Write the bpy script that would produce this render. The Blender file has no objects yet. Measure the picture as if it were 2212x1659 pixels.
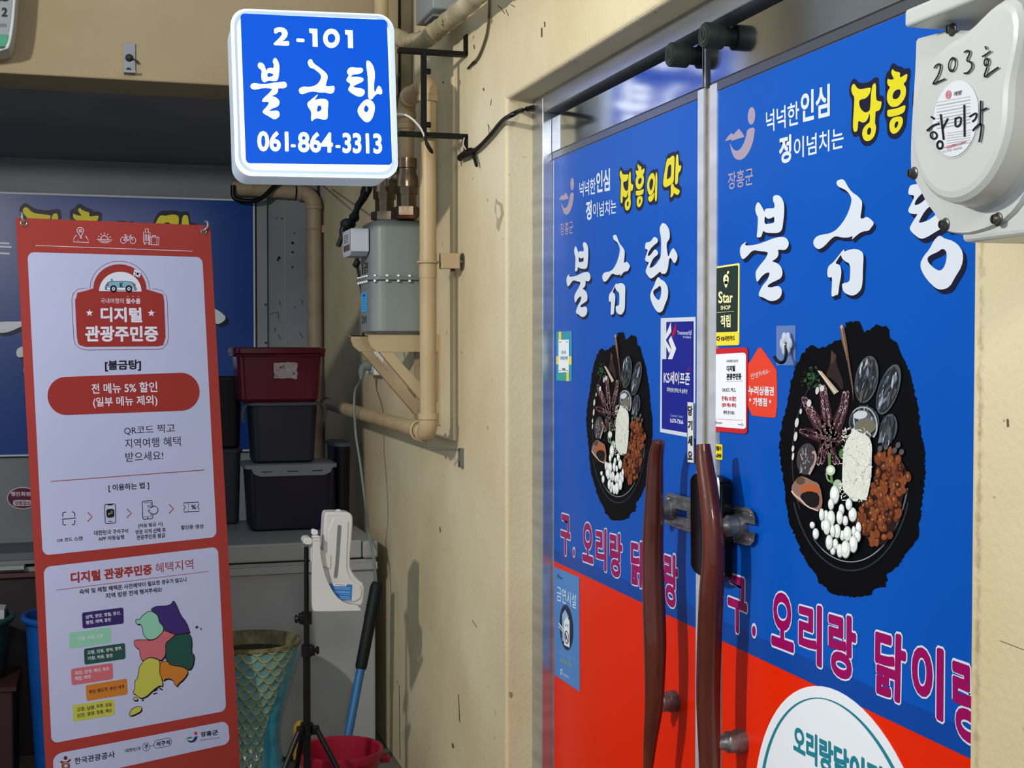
import bpy, bmesh, math, random
from mathutils import Vector, Matrix
from mathutils.geometry import tessellate_polygon

# ---------------------------------------------------------------- scene, camera, light
SC = bpy.context.scene
COL = SC.collection
W, H, FOC = 2212.0, 1659.0, 2900.0           # picture size and focal length in pixels
CX, CY = W / 2, H / 2
TH = math.atan(79.5 / FOC)                    # pitch down
PS = math.atan(881 / FOC * math.cos(TH))      # heading to the right of +Y (the wall runs along +Y)
FWD = Vector((math.sin(PS) * math.cos(TH), math.cos(PS) * math.cos(TH), -math.sin(TH)))
RGT = Vector((math.cos(PS), -math.sin(PS), 0.0))
UPV = RGT.cross(FWD)
CAM = Vector((0.0, 0.0, 1.5))
cd = bpy.data.cameras.new('camera'); cam = bpy.data.objects.new('camera', cd); COL.objects.link(cam)
cd.sensor_fit = 'HORIZONTAL'; cd.sensor_width = 36.0; cd.lens = 36.0 * FOC / W
cd.clip_start = 0.05; cd.clip_end = 100
cam.matrix_world = Matrix(((RGT.x, UPV.x, -FWD.x, CAM.x), (RGT.y, UPV.y, -FWD.y, CAM.y),
                           (RGT.z, UPV.z, -FWD.z, CAM.z), (0, 0, 0, 1)))
SC.camera = cam
SC.view_settings.view_transform = 'Standard'; SC.view_settings.look = 'None'
SC.view_settings.exposure = 0.42; SC.view_settings.gamma = 1.0
wd = bpy.data.worlds.new('world'); SC.world = wd; wd.use_nodes = True
wd.node_tree.nodes['Background'].inputs[0].default_value = (0.74, 0.87, 1.0, 1)
wd.node_tree.nodes['Background'].inputs[1].default_value = 0.50
def lamp(name, loc, power, col, radius):
    l = bpy.data.lights.new(name, 'POINT'); l.energy = power; l.color = col; l.shadow_soft_size = radius
    o = bpy.data.objects.new(name, l); COL.objects.link(o); o.location = loc
lamp('passage_lamp', (-1.2, 2.0, 2.42), 150, (1.0, 0.955, 0.88), 0.05)
lamp('fill_lamp_behind', (0.0, -1.6, 2.9), 120, (1.0, 0.97, 0.92), 0.3)  # added fill light from behind the camera, not a known fixture

# ---------------------------------------------------------------- helpers
rnd = random.Random(7)
def s2l(c): return c / 12.92 if c <= 0.04045 else ((c + 0.055) / 1.055) ** 2.4
def rgb(h):
    h = h.lstrip('#'); return tuple(s2l(int(h[i:i + 2], 16) / 255) for i in (0, 2, 4)) + (1.0,)
MC = {}
def M(hexc, rough=0.5, metal=0.0, emit=0.0, spec=0.22, coat=0.0, name=None):
    k = (hexc, rough, metal, emit, spec, coat)
    if k in MC: return MC[k]
    m = bpy.data.materials.new(name or 'plain_' + hexc.strip('#')); m.use_nodes = True
    b = m.node_tree.nodes['Principled BSDF']; c = rgb(hexc)
    b.inputs['Base Color'].default_value = c; b.inputs['Roughness'].default_value = rough
    b.inputs['Metallic'].default_value = metal; b.inputs['Specular IOR Level'].default_value = spec
    b.inputs['Coat Weight'].default_value = coat
    if emit:
        b.inputs['Emission Color'].default_value = c; b.inputs['Emission Strength'].default_value = emit
    m.diffuse_color = c
    MC[k] = m; return m
def noisy(name, c1, c2, scale=6.0, rough=0.7, bump=0.15, bscale=60.0, metal=0.0, stain=None, stretch=(1, 1, 1), lo=0.35, hi=0.7, spec=0.28, coat=0.0):
    m = bpy.data.materials.new(name); m.use_nodes = True; nt = m.node_tree; N = nt.nodes; L = nt.links
    b = N['Principled BSDF']; b.inputs['Roughness'].default_value = rough; b.inputs['Metallic'].default_value = metal
    b.inputs['Specular IOR Level'].default_value = spec; b.inputs['Coat Weight'].default_value = coat
    tc = N.new('ShaderNodeTexCoord'); mp = N.new('ShaderNodeMapping'); mp.inputs['Scale'].default_value = stretch
    L.new(tc.outputs['Object'], mp.inputs['Vector'])
    n = N.new('ShaderNodeTexNoise'); n.inputs['Scale'].default_value = scale; n.inputs['Detail'].default_value = 7
    L.new(mp.outputs['Vector'], n.inputs['Vector'])
    r = N.new('ShaderNodeValToRGB'); r.color_ramp.elements[0].position = lo; r.color_ramp.elements[1].position = hi
    r.color_ramp.elements[0].color = rgb(c1); r.color_ramp.elements[1].color = rgb(c2)
    L.new(n.outputs['Fac'], r.inputs['Fac']); out = r.outputs['Color']
    if stain:                                     # scattered chips and specks with a shape of their own
        sc, col, th = stain
        n2 = N.new('ShaderNodeTexNoise'); n2.inputs['Scale'].default_value = sc; n2.inputs['Detail'].default_value = 4
        L.new(mp.outputs['Vector'], n2.inputs['Vector'])
        r2 = N.new('ShaderNodeValToRGB'); r2.color_ramp.elements[0].position = th; r2.color_ramp.elements[1].position = th + 0.03
        r2.color_ramp.elements[0].color = (0, 0, 0, 1); r2.color_ramp.elements[1].color = (1, 1, 1, 1)
        L.new(n2.outputs['Fac'], r2.inputs['Fac'])
        mx = N.new('ShaderNodeMix'); mx.data_type = 'RGBA'
        L.new(r2.outputs['Color'], mx.inputs['Factor']); L.new(out, mx.inputs[6]); mx.inputs[7].default_value = rgb(col)
        out = mx.outputs[2]
    L.new(out, b.inputs['Base Color'])
    if bump:
        n3 = N.new('ShaderNodeTexNoise'); n3.inputs['Scale'].default_value = bscale; n3.inputs['Detail'].default_value = 4
        L.new(mp.outputs['Vector'], n3.inputs['Vector'])
        bp = N.new('ShaderNodeBump'); bp.inputs['Strength'].default_value = bump; bp.inputs['Distance'].default_value = 0.004
        L.new(n3.outputs['Fac'], bp.inputs['Height']); L.new(bp.outputs['Normal'], b.inputs['Normal'])
    m.diffuse_color = rgb(c2)
    return m
def glassy(name, col, rough=0.05, ior=1.45, alpha=0.25):
    m = bpy.data.materials.new(name); m.use_nodes = True
    b = m.node_tree.nodes['Principled BSDF']; b.inputs['Base Color'].default_value = rgb(col)
    b.inputs['Roughness'].default_value = rough; b.inputs['Alpha'].default_value = alpha
    return m

def ray(x, y): return FWD + RGT * ((x - CX) / FOC) + UPV * ((CY - y) / FOC)
class Plane:
    def __init__(s, p, n): s.p = Vector(p); s.n = Vector(n).normalized()
    def __call__(s, x, y, off=0.0):
        d = ray(x, y); t = (s.p - CAM).dot(s.n) / d.dot(s.n)
        return CAM + d * t + s.n * off
def PX(X): return Plane((X, 0, 0), (-1, 0, 0))
def PY(Y): return Plane((0, Y, 0), (0, -1, 0))
def PZ(Z): return Plane((0, 0, Z), (0, 0, 1))

class MB:
    """collects faces of one mesh object"""
    def __init__(s): s.v = []; s.f = []; s.mi = []; s.mats = []; s.sm = []
    def mid(s, m):
        if m not in s.mats: s.mats.append(m)
        return s.mats.index(m)
    def add(s, vs, fs, m, smooth=False):
        o = len(s.v); s.v += [Vector(p) for p in vs]; i = s.mid(m)
        for f in fs: s.f.append([a + o for a in f]); s.mi.append(i); s.sm.append(smooth)
    def box(s, lo, hi, m, rot=None, bev=0.0):
        lo = Vector(lo); hi = Vector(hi); bm = bmesh.new(); bmesh.ops.create_cube(bm, size=1.0)
        sz = hi - lo; c = (lo + hi) / 2
        for v in bm.verts: v.co = Vector((v.co.x * sz.x, v.co.y * sz.y, v.co.z * sz.z))
        if bev: bmesh.ops.bevel(bm, geom=bm.edges[:], offset=bev, segments=3, affect='EDGES', profile=0.5)
        s.bm(bm, m, Matrix.Translation(c) @ (rot.to_4x4() if rot else Matrix()), smooth=False)
    def bm(s, bm, m, mat=None, smooth=True):
        bm.verts.ensure_lookup_table(); bm.verts.index_update()
        s.add([(mat @ v.co) if mat else v.co.copy() for v in bm.verts], [[v.index for v in f.verts] for f in bm.faces], m, smooth); bm.free()
    def tube(s, pts, r, m, seg=16, caps=True, flat=1.0, flatdir=None, closed=False):
        pts = [Vector(p) for p in pts]; n = len(pts)
        rs = r if isinstance(r, (list, tuple)) else [r] * n
        vs = []; up = None
        for i, p in enumerate(pts):
            if closed: t = pts[(i + 1) % n] - pts[i - 1]
            else: t = (pts[min(i + 1, n - 1)] - pts[max(i - 1, 0)])
            t.normalize()
            if flatdir is not None: a = Vector(flatdir) - t * t.dot(Vector(flatdir))
            elif up is None: a = t.orthogonal()
            else: a = up - t * t.dot(up)
            a.normalize(); up = a; b = t.cross(a)
            for k in range(seg):
                th = 2 * math.pi * k / seg
                vs.append(p + a * (math.cos(th) * rs[i] * flat) + b * (math.sin(th) * rs[i]))
        fs = []
        for i in range(n if closed else n - 1):
            j = (i + 1) % n
            for k in range(seg):
                k2 = (k + 1) % seg
                fs.append([i * seg + k, i * seg + k2, j * seg + k2, j * seg + k])
        if caps and not closed: fs += [list(range(seg))[::-1], [(n - 1) * seg + k for k in range(seg)]]
        s.add(vs, fs, m, True)
    def lathe(s, base, axis, prof, m, seg=32, caps=True, squash=None):
        """prof: (distance along axis, radius)"""
        base = Vector(base); ax = Vector(axis).normalized(); a = ax.orthogonal().normalized(); b = ax.cross(a); vs = []
        for d, r in prof:
            for k in range(seg):
                th = 2 * math.pi * k / seg
                vs.append(base + ax * d + a * (math.cos(th) * r) + b * (math.sin(th) * r))
        fs = [[i * seg + k, i * seg + (k + 1) % seg, (i + 1) * seg + (k + 1) % seg, (i + 1) * seg + k] for i in range(len(prof) - 1) for k in range(seg)]
        if caps: fs += [list(range(seg))[::-1], [(len(prof) - 1) * seg + k for k in range(seg)]]
        s.add(vs, fs, m, True)
    def prism(s, pts, vec, m):
        """closed outline pts (3D, planar) pushed along vec"""
        pts = [Vector(p) for p in pts]; n = len(pts); vec = Vector(vec)
        s.add(pts + [p + vec for p in pts], [list(range(n))[::-1], [i + n for i in range(n)]] + [[i, (i + 1) % n, (i + 1) % n + n, i + n] for i in range(n)], m)
    def sphere(s, c, r, m, sc=(1, 1, 1), u=16, v=10):
        bm = bmesh.new(); bmesh.ops.create_uvsphere(bm, u_segments=u, v_segments=v, radius=r)
        for w in bm.verts: w.co = Vector((w.co.x * sc[0], w.co.y * sc[1], w.co.z * sc[2]))
        s.bm(bm, m, Matrix.Translation(Vector(c)))
    def build(s, name, parent=None, label=None, cat=None, group=None, kind=None, bevel=0.0, autosm=True, fix=True):
        me = bpy.data.meshes.new(name)
        loc = Vector((0, 0, 0))
        if parent is not None:
            q = parent
            while q is not None: loc += q.location; q = q.parent
        own = Vector((0, 0, 0))
        if parent is None and kind != 'structure':
            xs = [p.x for p in s.v]; ys = [p.y for p in s.v]; zs = [p.z for p in s.v]
            own = Vector(((min(xs) + max(xs)) / 2, (min(ys) + max(ys)) / 2, min(zs)))
        me.from_pydata([tuple(p - loc - own) for p in s.v], [], s.f)
        for m in s.mats: me.materials.append(m)
        me.polygons.foreach_set('material_index', s.mi); me.polygons.foreach_set('use_smooth', s.sm)
        me.update()
        if fix:
            b = bmesh.new(); b.from_mesh(me); bmesh.ops.recalc_face_normals(b, faces=b.faces[:]); b.to_mesh(me); b.free()
        if autosm and any(s.sm): me.set_sharp_from_angle(angle=math.radians(38))
        o = bpy.data.objects.new(name, me); COL.objects.link(o)
        if parent is not None: o.parent = parent
        else: o.location = own
        if bevel:
            b = o.modifiers.new('bevel', 'BEVEL'); b.width = bevel; b.segments = 3; b.limit_method = 'ANGLE'; b.angle_limit = math.radians(40)
        tag(o, label, cat, group, kind)
        return o
def tag(o, label=None, cat=None, group=None, kind=None):
    if label: o['label'] = label
    if cat: o['category'] = cat
    if group: o['group'] = group
    if kind: o['kind'] = kind
def thing(name, loc, label, cat, group=None, kind=None):
    o = bpy.data.objects.new(name, None); COL.objects.link(o); o.location = loc; o.empty_display_size = 0.05
    tag(o, label, cat, group, kind); return o

# ------- flat print on a real plane
def chaikin(p, it=2):
    for _ in range(it):
        q = []
        for i in range(len(p)):
            a = p[i]; b = p[(i + 1) % len(p)]
            q += [(a[0] * .75 + b[0] * .25, a[1] * .75 + b[1] * .25), (a[0] * .25 + b[0] * .75, a[1] * .25 + b[1] * .75)]
        p = q
    return p
def quadmap(q):
    """projective map of the unit square (u right, v down) to a quad TL,TR,BR,BL"""
    (x0, y0), (x1, y1), (x2, y2), (x3, y3) = q
    dx1, dx2, sx = x1 - x2, x3 - x2, x0 - x1 + x2 - x3
    dy1, dy2, sy = y1 - y2, y3 - y2, y0 - y1 + y2 - y3
    den = dx1 * dy2 - dx2 * dy1
    g = (sx * dy2 - dx2 * sy) / den; h = (dx1 * sy - sx * dy1) / den
    a, b = x1 - x0 + g * x1, x3 - x0 + h * x3; d, e = y1 - y0 + g * y1, y3 - y0 + h * y3
    def f(u, v):
        w = g * u + h * v + 1
        return ((a * u + b * v + x0) / w, (d * u + e * v + y0) / w)
    return f
TCACHE = {}
def rawtext(body, off, res):
    """glyph outlines of a line of text, thickened by off with limited mitres: (verts, faces)"""
    k = (body, off, res)
    if k in TCACHE: return TCACHE[k]
    kb = (body, None, res)
    if kb not in TCACHE:
        c = bpy.data.curves.new('tmp', 'FONT'); c.body = body; c.resolution_u = res
        o = bpy.data.objects.new('tmp', c); me = o.to_mesh()
        vs = [(v.co.x, v.co.y) for v in me.vertices]; nxt = {}; edges = {}
        for p in me.polygons:
            L = list(p.vertices)
            for i in range(len(L)): edges[(L[i], L[(i + 1) % len(L)])] = 1
        for (a, b) in edges:
            if (b, a) not in edges: nxt.setdefault(a, []).append(b)
        fs0 = [list(p.vertices) for p in me.polygons]
        loops = []
        while nxt:
            a = next(iter(nxt)); l = []; cur = a
            while cur in nxt:
                l.append(vs[cur]); n = nxt[cur].pop()
                if not nxt[cur]: del nxt[cur]
                cur = n
            if len(l) > 2: loops.append(l)
        o.to_mesh_clear(); bpy.data.objects.remove(o); bpy.data.curves.remove(c)
        TCACHE[kb] = (loops, vs, fs0)
    loops, vs0, fs0 = TCACHE[kb]
    if not off: TCACHE[k] = (vs0, fs0, [0.0] * len(vs0)); return TCACHE[k]
    def area(l): return sum(l[i - 1][0] * l[i][1] - l[i][0] * l[i - 1][1] for i in range(len(l))) / 2
    def grow(l):
        l = [p for i, p in enumerate(l) if math.hypot(p[0] - l[i - 1][0], p[1] - l[i - 1][1]) > 1e-4]; out = []; n = len(l)
        for i in range(n):
            p, a, b = l[i], l[i - 1], l[(i + 1) % n]
            e1 = (p[0] - a[0], p[1] - a[1]); e2 = (b[0] - p[0], b[1] - p[1]); l1 = math.hypot(*e1); l2 = math.hypot(*e2)
            n1 = (e1[1] / l1, -e1[0] / l1); n2 = (e2[1] / l2, -e2[0] / l2)
            dot = n1[0] * n2[0] + n1[1] * n2[1]; cr = e1[0] * e2[1] - e1[1] * e2[0]
            if dot < 0.35 and cr > 0:                       # sharp convex corner: bevel it
                m = (n1[0] + n2[0], n1[1] + n2[1]); mm = math.hypot(*m) or 1
                for q in (n1, n2): w = (q[0] + m[0] / mm * .6, q[1] + m[1] / mm * .6); ww = math.hypot(*w); out.append((p[0] + w[0] / ww * off * 1.1, p[1] + w[1] / ww * off * 1.1))
            else:
                m = (n1[0] + n2[0], n1[1] + n2[1]); mm = math.hypot(*m) or 1; sc = min(1.45, 2 / mm / mm * mm) if mm > .2 else 1
                out.append((p[0] + m[0] / mm * off * min(1.45, 2 / mm), p[1] + m[1] / mm * off * min(1.45, 2 / mm)))
        return out
    outs = [(l, []) for l in loops if area(l) > 0]; hs = [l for l in loops if area(l) < 0]
    def inside(pt, l):
        c = False
        for i in range(len(l)):
            (x1, y1), (x2, y2) = l[i], l[i - 1]
            if (y1 > pt[1]) != (y2 > pt[1]) and pt[0] < (x2 - x1) * (pt[1] - y1) / (y2 - y1) + x1: c = not c
        return c
    for h in hs:
        for l, hl in outs:
            if inside(h[0], l): hl.append(h); break
    vs, fs, jit = [], [], []
    for j, (l, hl) in enumerate(outs):
        L = [grow(l)]
        for h in hl:
            g = grow(h)
            if area(g) < -1e-5: L.append(g)
        flat = [p for q in L for p in q]; o_ = len(vs); vs += flat; jit += [(j % 7) * .02] * len(flat)
        fs += [[a + o_ for a in t] for t in tessellate_polygon([[Vector((x, y, 0)) for x, y in q] for q in L])]
    TCACHE[k] = (vs, fs, jit); return TCACHE[k]
class Print:
    EPS = 0.00045
    def __init__(s, pos, xf=None):
        """pos(x, y, off) -> point of the printed plane; xf maps drawing coordinates to plane coordinates first"""
        s.pos = pos; s.mb = MB(); s.xf = xf or (lambda x, y: (x, y))
    def sub(s, ox, oy, sc):
        p = Print(s.pos, (lambda f: (lambda x, y: f(ox + x * sc, oy + y * sc)))(s.xf)); p.mb = s.mb; return p
    def P(s, x, y, lay): return s.pos(*s.xf(x, y), lay * s.EPS)
    def poly(s, pts, m, lay=1, smooth=0, holes=()):
        if smooth: pts = chaikin(pts, smooth); holes = [chaikin(h, smooth) for h in holes]
        loops = [pts] + list(holes)
        tri = tessellate_polygon([[Vector((x, y, 0)) for x, y in l] for l in loops])
        flat = [p for l in loops for p in l]
        s.mb.add([s.P(x, y, lay) for x, y in flat], [list(t) for t in tri], m)
    def quad(s, q, m, lay=1): s.poly(list(q), m, lay)
    def rect(s, x0, y0, x1, y1, m, lay=1): s.poly([(x0, y0), (x1, y0), (x1, y1), (x0, y1)], m, lay)
    def rquad(s, q, m, lay=1, ru=0.1, rv=0.1, n=7):
        f = quadmap(q); pts = []
        for (cu, cv, a0) in ((1 - ru, rv, -90), (1 - ru, 1 - rv, 0), (ru, 1 - rv, 90), (ru, rv, 180)):
            for k in range(n + 1):
                a = math.radians(a0 + 90 * k / n); pts.append(f(cu + ru * math.cos(a), cv + rv * math.sin(a)))
        s.poly(pts, m, lay)
    def ell(s, cx, cy, rx, ry, m, lay=1, rot=0.0, n=24, hole=0.0):
        c, t = math.cos(math.radians(rot)), math.sin(math.radians(rot))
        def ring(k): return [(cx + k * (rx * math.cos(a) * c - ry * math.sin(a) * t), cy + k * (rx * math.cos(a) * t + ry * math.sin(a) * c)) for a in (2 * math.pi * i / n for i in range(n))]
        s.poly(ring(1), m, lay, 0, [ring(hole)] if hole else ())
    def stroke(s, pts, w, m, lay=1, smooth=0, closed=False):
        if smooth:
            for _ in range(smooth):
                q = [pts[0]]
                for a, b in zip(pts, pts[1:]): q += [(a[0] * .75 + b[0] * .25, a[1] * .75 + b[1] * .25), (a[0] * .25 + b[0] * .75, a[1] * .25 + b[1] * .75)]
                pts = q + [pts[-1]]
        if closed: pts = list(pts) + [pts[0]]
        n = len(pts); ws = w if isinstance(w, (list, tuple)) else [w] * n
        if len(ws) != n: ws = [ws[0] + (ws[-1] - ws[0]) * i / (n - 1) for i in range(n)]
        L, R = [], []
        for i in range(n):
            a = pts[max(i - 1, 0)]; b = pts[min(i + 1, n - 1)]
            if closed and i in (0, n - 1): a = pts[n - 2]; b = pts[1]
            dx, dy = b[0] - a[0], b[1] - a[1]; l = math.hypot(dx, dy) or 1
            nx, ny = -dy / l * ws[i] / 2, dx / l * ws[i] / 2
            L.append((pts[i][0] + nx, pts[i][1] + ny)); R.append((pts[i][0] - nx, pts[i][1] - ny))
        s.mb.add([s.P(x, y, lay) for x, y in L + R], [[i, i + 1, n + i + 1, n + i] for i in range(n - 1)], m)
    def text(s, body, q, m, lay=2, bold=0.0, outline=0.0, om=None, res=3):
        base, _, _ = rawtext(body, bold, res)
        x0 = min(v[0] for v in base); x1 = max(v[0] for v in base); y0 = min(v[1] for v in base); y1 = max(v[1] for v in base)
        if len(q) == 4 and not isinstance(q[0], (tuple, list)): q = [(q[0], q[1]), (q[2], q[1]), (q[2], q[3]), (q[0], q[3])]
        f = quadmap(q)
        for off, mm, ly in (([(bold + outline, om, lay - 1)] if outline else []) + [(bold, m, lay)]):
            vs, fs, jit = rawtext(body, off, res)
            s.mb.add([s.P(*f((x - x0) / (x1 - x0), (y1 - y) / (y1 - y0)), ly + j) for (x, y), j in zip(vs, jit)], fs, mm)
    def sheet(s, pts, m, thick=0.001, smooth=0):
        """the sheet itself with a real thickness; its face is layer 0"""
        if smooth: pts = chaikin(pts, smooth)
        top = [s.P(x, y, 0) for x, y in pts]; nrm = s.pos(*s.xf(*pts[0]), 0) - s.pos(*s.xf(*pts[0]), 1)
        s.mb.prism(top, nrm.normalized() * thick, m)
    def build(s, name, parent=None, **k):
        k['fix'] = False; k['autosm'] = False; return s.mb.build(name, parent, **k)
def rr(q, ru, rv, n=6):
    f = quadmap(q); pts = []
    for (cu, cv, a0) in ((1 - ru, rv, -90), (1 - ru, 1 - rv, 0), (ru, 1 - rv, 90), (ru, rv, 180)):
        for k in range(n + 1):
            a = math.radians(a0 + 90 * k / n); pts.append(f(cu + ru * math.cos(a), cv + rv * math.sin(a)))
    return pts
def bez(pts, n=8):
    """Catmull-Rom through 3D points"""
    pts = [Vector(p) for p in pts]; P = [pts[0] * 2 - pts[1]] + pts + [pts[-1] * 2 - pts[-2]]; out = []
    for i in range(1, len(P) - 2):
        for k in range(n):
            t = k / n; a, b, c, d = P[i - 1:i + 3]
            out.append(0.5 * ((2 * b) + (c - a) * t + (2 * a - 5 * b + 4 * c - d) * t * t + (3 * b - a - 3 * c + d) * t ** 3))
    return out + [pts[-1]]

# ---------------------------------------------------------------- materials of the place
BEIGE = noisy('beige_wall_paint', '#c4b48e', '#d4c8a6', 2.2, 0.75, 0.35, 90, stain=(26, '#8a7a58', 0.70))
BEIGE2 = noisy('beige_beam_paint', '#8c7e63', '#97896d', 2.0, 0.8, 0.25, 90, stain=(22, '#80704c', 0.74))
GREYW = noisy('grey_alcove_paint', '#70777c', '#83898c', 2.4, 0.7, 0.2, 60, stain=(16, '#3c3e40', 0.735))
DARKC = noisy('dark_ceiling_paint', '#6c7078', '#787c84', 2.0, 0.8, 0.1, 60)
CONC = noisy('concrete_floor', '#5c5953', '#787269', 3.0, 0.85, 0.4, 40)
ALU = noisy('aluminium', '#a9aeb8', '#c3c8d0', 3.0, 0.28, 0.05, 40, metal=0.85, stretch=(1, 1, 12))
STEEL = noisy('stainless_sheet', '#a6acb4', '#c9ced6', 2.0, 0.11, 0.05, 7, metal=1.0)
BRUSH = noisy('brushed_steel', '#9c9c9c', '#c4c4c4', 40.0, 0.36, 0.08, 80, metal=1.0, stretch=(1, 1, 4))
BLACKP = M('#0b0b0d', 0.35)
XW, XD, YB = 1.0, 1.10, 6.4
ZC = 2.345

# ---------------------------------------------------------------- the setting
def slab(name, lo, hi, m, bev=0.0):
    b = MB(); b.box(lo, hi, m); return b.build(name, kind='structure', bevel=bev)
slab('floor', (-3.2, -2.5, -0.1), (1.3, 6.6, 0.0), CONC)
slab('wall_back', (-3.2, YB, 0.0), (1.3, YB + 0.15, 3.4), GREYW)
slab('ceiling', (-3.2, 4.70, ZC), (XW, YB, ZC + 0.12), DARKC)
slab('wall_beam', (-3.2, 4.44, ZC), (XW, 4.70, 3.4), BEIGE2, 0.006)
slab('wall_left_added', (-2.2, 4.5, 0.0), (-2.05, YB, ZC), GREYW)  # unseen side wall, added to keep the alcove dark
YJ0, YJ1, ZL = 1.388, 3.347, 2.141            # door opening: near jamb, far jamb, lintel
def wall_mat():
    m = BEIGE.copy(); m.name = 'beige_wall_with_worn_edge'; nt = m.node_tree; N = nt.nodes; L = nt.links
    b = N['Principled BSDF']; src = b.inputs['Base Color'].links[0].from_socket
    tc = N.new('ShaderNodeTexCoord'); sp = N.new('ShaderNodeSeparateXYZ'); L.new(tc.outputs['Object'], sp.inputs[0])
    def near(sock, v, w):
        a = N.new('ShaderNodeMath'); a.operation = 'SUBTRACT'; L.new(sock, a.inputs[0]); a.inputs[1].default_value = v
        c = N.new('ShaderNodeMath'); c.operation = 'ABSOLUTE'; L.new(a.outputs[0], c.inputs[0])
        d = N.new('ShaderNodeMapRange'); L.new(c.outputs[0], d.inputs[0]); d.inputs[1].default_value = 0; d.inputs[2].default_value = w
        d.inputs[3].default_value = 1; d.inputs[4].default_value = 0; return d.outputs[0]
    k1 = near(sp.outputs['Y'], YJ0 - 0.018, 0.022); k2 = near(sp.outputs['Z'], ZL + 0.02, 0.05); k3 = near(sp.outputs['Y'], YJ1 + 0.01, 0.022)
    mx1 = N.new('ShaderNodeMath'); mx1.operation = 'MAXIMUM'; L.new(k1, mx1.inputs[0])
    lt = N.new('ShaderNodeMath'); lt.operation = 'LESS_THAN'; L.new(sp.outputs['Y'], lt.inputs[0]); lt.inputs[1].default_value = YJ1 + .02
    k2m = N.new('ShaderNodeMath'); k2m.operation = 'MULTIPLY'; L.new(k2, k2m.inputs[0]); L.new(lt.outputs[0], k2m.inputs[1])
    k2h = N.new('ShaderNodeMath'); k2h.operation = 'MULTIPLY'; L.new(k2m.outputs[0], k2h.inputs[0]); k2h.inputs[1].default_value = 0.62; L.new(k2h.outputs[0], mx1.inputs[1])
    k3h = N.new('ShaderNodeMath'); k3h.operation = 'MULTIPLY'; L.new(k3, k3h.inputs[0]); k3h.inputs[1].default_value = 0.6
    mx2 = N.new('ShaderNodeMath'); mx2.operation = 'MAXIMUM'; L.new(mx1.outputs[0], mx2.inputs[0]); L.new(k3h.outputs[0], mx2.inputs[1])
    n = N.new('ShaderNodeTexNoise'); n.inputs['Scale'].default_value = 55; n.inputs['Detail'].default_value = 8; n.inputs['Roughness'].default_value = 0.7
    L.new(tc.outputs['Object'], n.inputs['Vector'])
    mu = N.new('ShaderNodeMath'); mu.operation = 'MULTIPLY'; L.new(mx2.outputs[0], mu.inputs[0]); L.new(n.outputs['Fac'], mu.inputs[1])
    r = N.new('ShaderNodeValToRGB'); r.color_ramp.elements[0].position = 0.34; r.color_ramp.elements[1].position = 0.56; L.new(mu.outputs[0], r.inputs['Fac'])
    r.color_ramp.elements[0].color = (0, 0, 0, 1); r.color_ramp.elements[1].color = (0.75, 0.75, 0.75, 1)
    mx = N.new('ShaderNodeMix'); mx.data_type = 'RGBA'; L.new(r.outputs['Color'], mx.inputs['Factor']); L.new(src, mx.inputs[6]); mx.inputs[7].default_value = rgb('#8f7f5e')
    L.new(mx.outputs[2], b.inputs['Base Color'])
    return m
WALLM = wall_mat()
w = MB()
w.prism([(XW, -2.5, 0), (XW, YJ0, 0), (XW, YJ0, ZL), (XW, YJ1, ZL), (XW, YJ1, 0), (XW, YB, 0), (XW, YB, 3.4), (XW, -2.5, 3.4)], (0.3, 0, 0), WALLM)
WR = w.build('wall_right', kind='structure', bevel=0.009)
slab('shade_backing', (1.24, YJ0, 0.0), (1.28, YJ1, ZL), M('#101012', 0.9))  # black sheet behind the leaves; its colour stands in for shade in gaps
# door frame
fr = MB()
fr.box((1.072, 3.262, 0), (1.20, YJ1, ZL), ALU); fr.box((1.072, 1.42, 2.097), (1.20, 3.262, ZL), ALU); fr.box((1.072, YJ0, 0), (1.20, 1.42, ZL), ALU)
fr.build('trim_1', kind='structure', bevel=0.002)
# steel cover strip and corner trim in the alcove
t = MB(); t.box((0.688, YB - 0.022, 0.9), (0.735, YB, 2.20), M('#7f868c', 0.4, 0.6))
for z in (1.30, 1.36, 1.52, 1.70): t.lathe((0.728, YB - 0.022, z), (0, -1, 0), [(0, .006), (.004, .005)], M('#2a2a2c', 0.4), 10)
t.build('trim_2', kind='structure')
t = MB(); t.box((0.975, YB - 0.02, 0.0), (0.985, YB, ZC), M('#2b2c2e', 0.6)); t.box((0.985, YB - 0.03, 0), (XW, YB, ZC), GREYW); t.build('trim_3', kind='structure')
# ---------------------------------------------------------------- the two doors
import numpy as np
DR = PX(XD)
def YZ(y, z, off=0.0): return Vector((XD - off, y, z))
COR = [((1623.8, 250.2), (1235.2, 397.7)), ((1793.1, 180.8), (1316.8, 363.4)), ((1822.8, 319), (1330.4, 461.6)), ((1581.6, 409.8), (1215.3, 510.5)),
       ((1873.5, 308), (1354.4, 455.8)), ((1667.8, 650.7), (1262.3, 685.4)), ((1814.3, 387.6), (1328.6, 506.8)), ((2036.7, 626.3), (1426.8, 675.5)),
       ((1820.7, 702.9), (1331, 723.3)), ((1833, 1203.6), (1338.1, 1066)), ((1574, 1236.2), (1211.8, 1105.3)), ((1833.2, 1473.2), (1335, 1251.2))]
A_ = np.array([[DR(*r).y, DR(*r).z, 1] for r, l in COR]); B_ = np.array([[DR(*l).y, DR(*l).z] for r, l in COR])
S_ = np.linalg.lstsq(A_, B_, rcond=None)[0]
S3 = np.eye(3); S3[:, :2] = S_; SI = np.linalg.inv(S3)
def _m(S, x, y, off):
    p = DR(x, y); q = np.array([p.y, p.z, 1]) @ S
    return Vector((XD - off, q[0], q[1]))
def R2L(x, y, off=0.0): return _m(S3, x, y, off)     # artwork measured on the right leaf, printed on the left one
def L2R(x, y, off=0.0): return _m(SI, x, y, off)
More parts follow.
